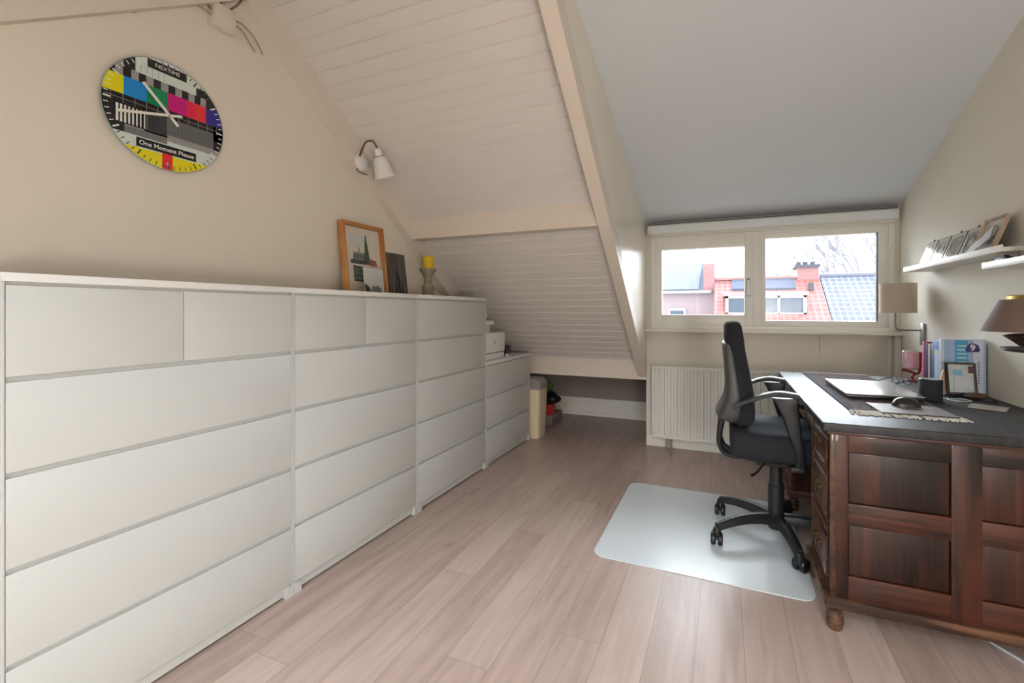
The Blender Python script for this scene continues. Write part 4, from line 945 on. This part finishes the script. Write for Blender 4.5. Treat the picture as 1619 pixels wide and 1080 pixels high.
frame_r(2.712, 1.3895, 1.050, 20, .175, .165, 'wood-framed etching at the near end of the upper picture ledge', PALEWOOD, [MAPW, MAPS[3], INK2])
M = rlean(2.72, 1.3895, 1.028, radians(20)); bm = nbm(); 
poly(bm, M, [(.01, .0), (.075, .0), (.19, .055), (.175, .115), (.12, .075), (.05, .04)], .012, 0); poly(bm, M, [(.01, .0), (.05, .04), (.12, .075), (.175, .115), (.19, .055), (.075, .0)], .0135, 0)
tag(mk('curled_paper', bm, mat('curled_paper_white', (206, 210, 212), .5), None), 'curled pale paper sheet leaning before the wood-framed etching', 'paper')
frame_r(2.375, 1.3295, 1.062, 16, .30, .20, 'brown-framed etching on the lower picture ledge, cut by the right edge', PALEWOOD, [MAPW, MAPS[4], INK2], .012)
cm = thing('ornament', (1.03, 2.43, 1.3295), 'small dark object at the corner of the lower picture ledge', 'ornament')
bm = nbm(); box(bm, 1.018, 1.045, 2.375, 2.455, 1.3295, 1.352, .006); mk('body', bm, BLACKP, cm, 35)
bm = nbm(); box(bm, 1.022, 1.041, 2.395, 2.44, 1.350, 1.360, .004); mk('top', bm, CHARP, cm, 35)
cable('string_of_beads', [(1.02, 2.35, 1.333), (1.03, 2.31, 1.337), (1.02, 2.27, 1.333), (1.035, 2.22, 1.338), (1.02, 2.18, 1.333)], .005, mat('bead_mix', (96, 74, 78), .4, noise=.6, nscale=120), 'dark reddish bead string lying along the lower picture ledge', cat='beads')

# floor cable below the desk
cable('floor_cable', [(.70, 2.32, .004), (.78, 2.15, .004), (.835, 2.045, .004), (.887, 1.966, .004), (.94, 1.86, .004), (1.02, 1.75, .004)], .004, mat('white_lead', (200, 204, 214), .4), 'thin white power lead on the floor coming out from under the desk')

# ------------------------------------------------------------------ outside: street houses and tree
RT = tile_mat('red_roof_tiles', (138, 84, 82), (130, 76, 74), (146, 106, 104), .20, .21, axis='xy', msize=.028)  # tile and brick colours washed out to carry the outdoor haze
GT = tile_mat('grey_roof_tiles', (78, 86, 104), (70, 79, 98), (116, 123, 138), .20, .21, axis='xy', msize=.028)
BK = tile_mat('red_bricks', (140, 100, 102), (134, 93, 97), (146, 118, 120), .22, .07, msize=.012)
PB = tile_mat('pale_bricks', (142, 129, 134), (138, 124, 130), (146, 134, 140), .22, .07, msize=.012)
SOL = mat('solar_panel', (68, 78, 98), .75, noise=.06, nscale=2); SLATE = mat('slate_grey', (72, 80, 96), .85, noise=.08, nscale=2)
WF = mat('outside_white', (190, 191, 194), .5); WG = mat('outside_glass', (66, 80, 96), .5); CAPM = mat('chimney_cap', (66, 74, 84), .7)
bm = nbm(); box(bm, -60, 60, 8, 90, -7.2, -7); struct('ground', bm, mat('street_ground', (170, 170, 165), .9))
RS = lambda y: .80+.729*(y-17.9)
h1 = thing('house', (-2.5, 20, -7), 'pale brick house with slate roof, leftmost across the street', 'house')
bm = nbm(); box(bm, -6.0, -.38, 20.0, 26, -7, 1.98); mk('wall', bm, PB, h1)
bm = nbm(); prism(bm, [(19.8, 1.95), (23.0, 3.42), (26.2, 1.95)], 'X', -6.0, -.80); rf = mk('roof', bm, SLATE, h1)
bm = nbm(); prism(bm, [(19.95, 1.98), (23.0, 3.40), (22.95, 3.44), (19.9, 2.03)], 'X', -5.4, -.98); mk('solar_panel', bm, SOL, rf)
bm = nbm(); prism(bm, [(19.9, 1.9), (20.0, 3.08), (24, 3.5), (26, 1.9)], 'X', -.80, -.38); mk('party_wall', bm, BK, h1)
bm = nbm(); box(bm, -6.0, -.5, 19.72, 19.9, 1.86, 1.98); mk('gutter', bm, mat('gutter_grey', (140, 140, 146), .5), h1)
bm = nbm(); box(bm, -2.20, -1.50, 19.93, 20.02, .3, 1.25); wn = mk('window_frame', bm, WF, h1)
bm = nbm(); box(bm, -2.12, -1.58, 19.90, 19.94, .36, 1.15); mk('window_pane', bm, WG, wn)
h2 = thing('house', (1.5, 20, -7), 'red-tiled house with a long white dormer, middle of the street view', 'house')
bm = nbm(); box(bm, -.38, 3.30, 17.95, 24, -7, .75); mk('wall', bm, BK, h2)
bm = nbm(); prism(bm, [(17.6, RS(17.6)), (20.15, RS(20.15)), (24.2, RS(17.6)), (17.7, RS(17.6)-.05)], 'X', -.38, 3.30); rf = mk('roof', bm, RT, h2)
bm = nbm(); box(bm, .02, 2.62, 18.3, 19.6, .95, 1.74); dm = mk('dormer', bm, RT, h2)
bm = nbm(); box(bm, -.06, 2.68, 18.15, 19.8, 1.68, 1.80, .01); mk('dormer_roof', bm, mat('dormer_edge', (150, 124, 124), .6), h2)
bm = nbm()
for a in ((.02, 2.62, 1.0, 1.08), (.02, 2.62, 1.60, 1.68), (.02, .12, 1.0, 1.68), (2.52, 2.62, 1.0, 1.68), (.90, .98, 1.0, 1.68), (1.72, 1.80, 1.0, 1.68), (2.1, 2.14, 1.0, 1.05)): box(bm, a[0], a[1], 18.22, 18.32, a[2], a[3])
wfm = mk('dormer_window_frame', bm, WF, h2)
for a, b in ((.12, .90), (.98, 1.72), (1.80, 2.52)):
    bm = nbm(); box(bm, a, b, 18.26, 18.30, 1.08, 1.60); mk('window_pane', bm, WG, wfm)
def onroof(y0, y1, x0, x1, h, nm, m, par):
    bm = nbm(); prism(bm, [(y0, RS(y0)), (y1, RS(y1)), (y1, RS(y1)+h), (y0, RS(y0)+h)], 'X', x0, x1); return mk(nm, bm, m, par)
onroof(19.45, 20.0, .25, 2.45, .07, 'solar_panel', SOL, rf)
bm = nbm(); box(bm, -.38, 2.5, 20.0, 20.3, 2.38, 2.48); mk('ridge', bm, mat('ridge_pink', (140, 104, 104), .6), rf)
bm = nbm(); box(bm, 2.56, 3.27, 20.0, 20.9, 1.9, 2.80); cmn = mk('chimney', bm, BK, h2)
bm = nbm(); box(bm, 2.46, 3.30, 19.9, 21.0, 2.80, 2.90); 
for x in (2.65, 2.88, 3.12): lathe(bm, [(.09, 2.9), (.08, 3.05)], (x, 20.4, 0), 10)
mk('chimney_cap', bm, CAPM, cmn)
bm = nbm(); box(bm, 2.84, 3.0, 19.35, 19.5, RS(19.4), RS(19.4)+.28); mk('vent', bm, CAPM, rf)
h3 = thing('house', (6, 20, -7), 'grey-tiled house roof, rightmost across the street', 'house')
bm = nbm(); box(bm, 3.32, 12, 17.95, 24, -7, .75); mk('wall', bm, PB, h3)
bm = nbm(); prism(bm, [(17.6, RS(17.6)+.02), (20.15, RS(20.15)+.02), (24.2, RS(17.6)+.02), (17.7, RS(17.6)-.03)], 'X', 3.32, 12); mk('roof', bm, GT, h3)
bm = nbm(); tube(bm, [(3.33, 20.15, RS(20.15)+.04), (12, 20.15, RS(20.15)+.04)], .08, 8); mk('ridge', bm, mat('ridge_grey', (104, 110, 122), .6), h3)
# bare tree
tr_ = nbm(); rnd = random.Random(11)
def branch(p, d, L_, r, n):
    q = p+d*L_; mid = p.lerp(q, .5)+Vector((rnd.uniform(-1, 1), rnd.uniform(-1, 1), rnd.uniform(-1, 1)))*L_*.07
    tube(tr_, [p, mid, q], [r, r*.85, r*.7], 5)
    if n == 0: return
    for k in range(3 if n > 1 else 4):
        nd = (d+Vector((rnd.uniform(-.75, .75), rnd.uniform(-.6, .6), rnd.uniform(-.35, .55)))).normalized(); branch(p.lerp(q, rnd.uniform(.65, 1)), nd, L_*rnd.uniform(.62, .85), r*.62, n-1)
branch(Vector((7.4, 30, -7)), Vector((0, 0, 1)), 5.6, .26, 0)
for a in (-.75, -.45, -.15, .2, .6): branch(Vector((7.4, 30, -1.6)), Vector((a*1.5, .05, 1)).normalized(), 2.7, .15, 5)
tag(mk('bare_tree', tr_, mat('pale_bark', (140, 142, 150), .9)), 'leafless tree rising behind the grey roof seen through the right pane', 'tree')
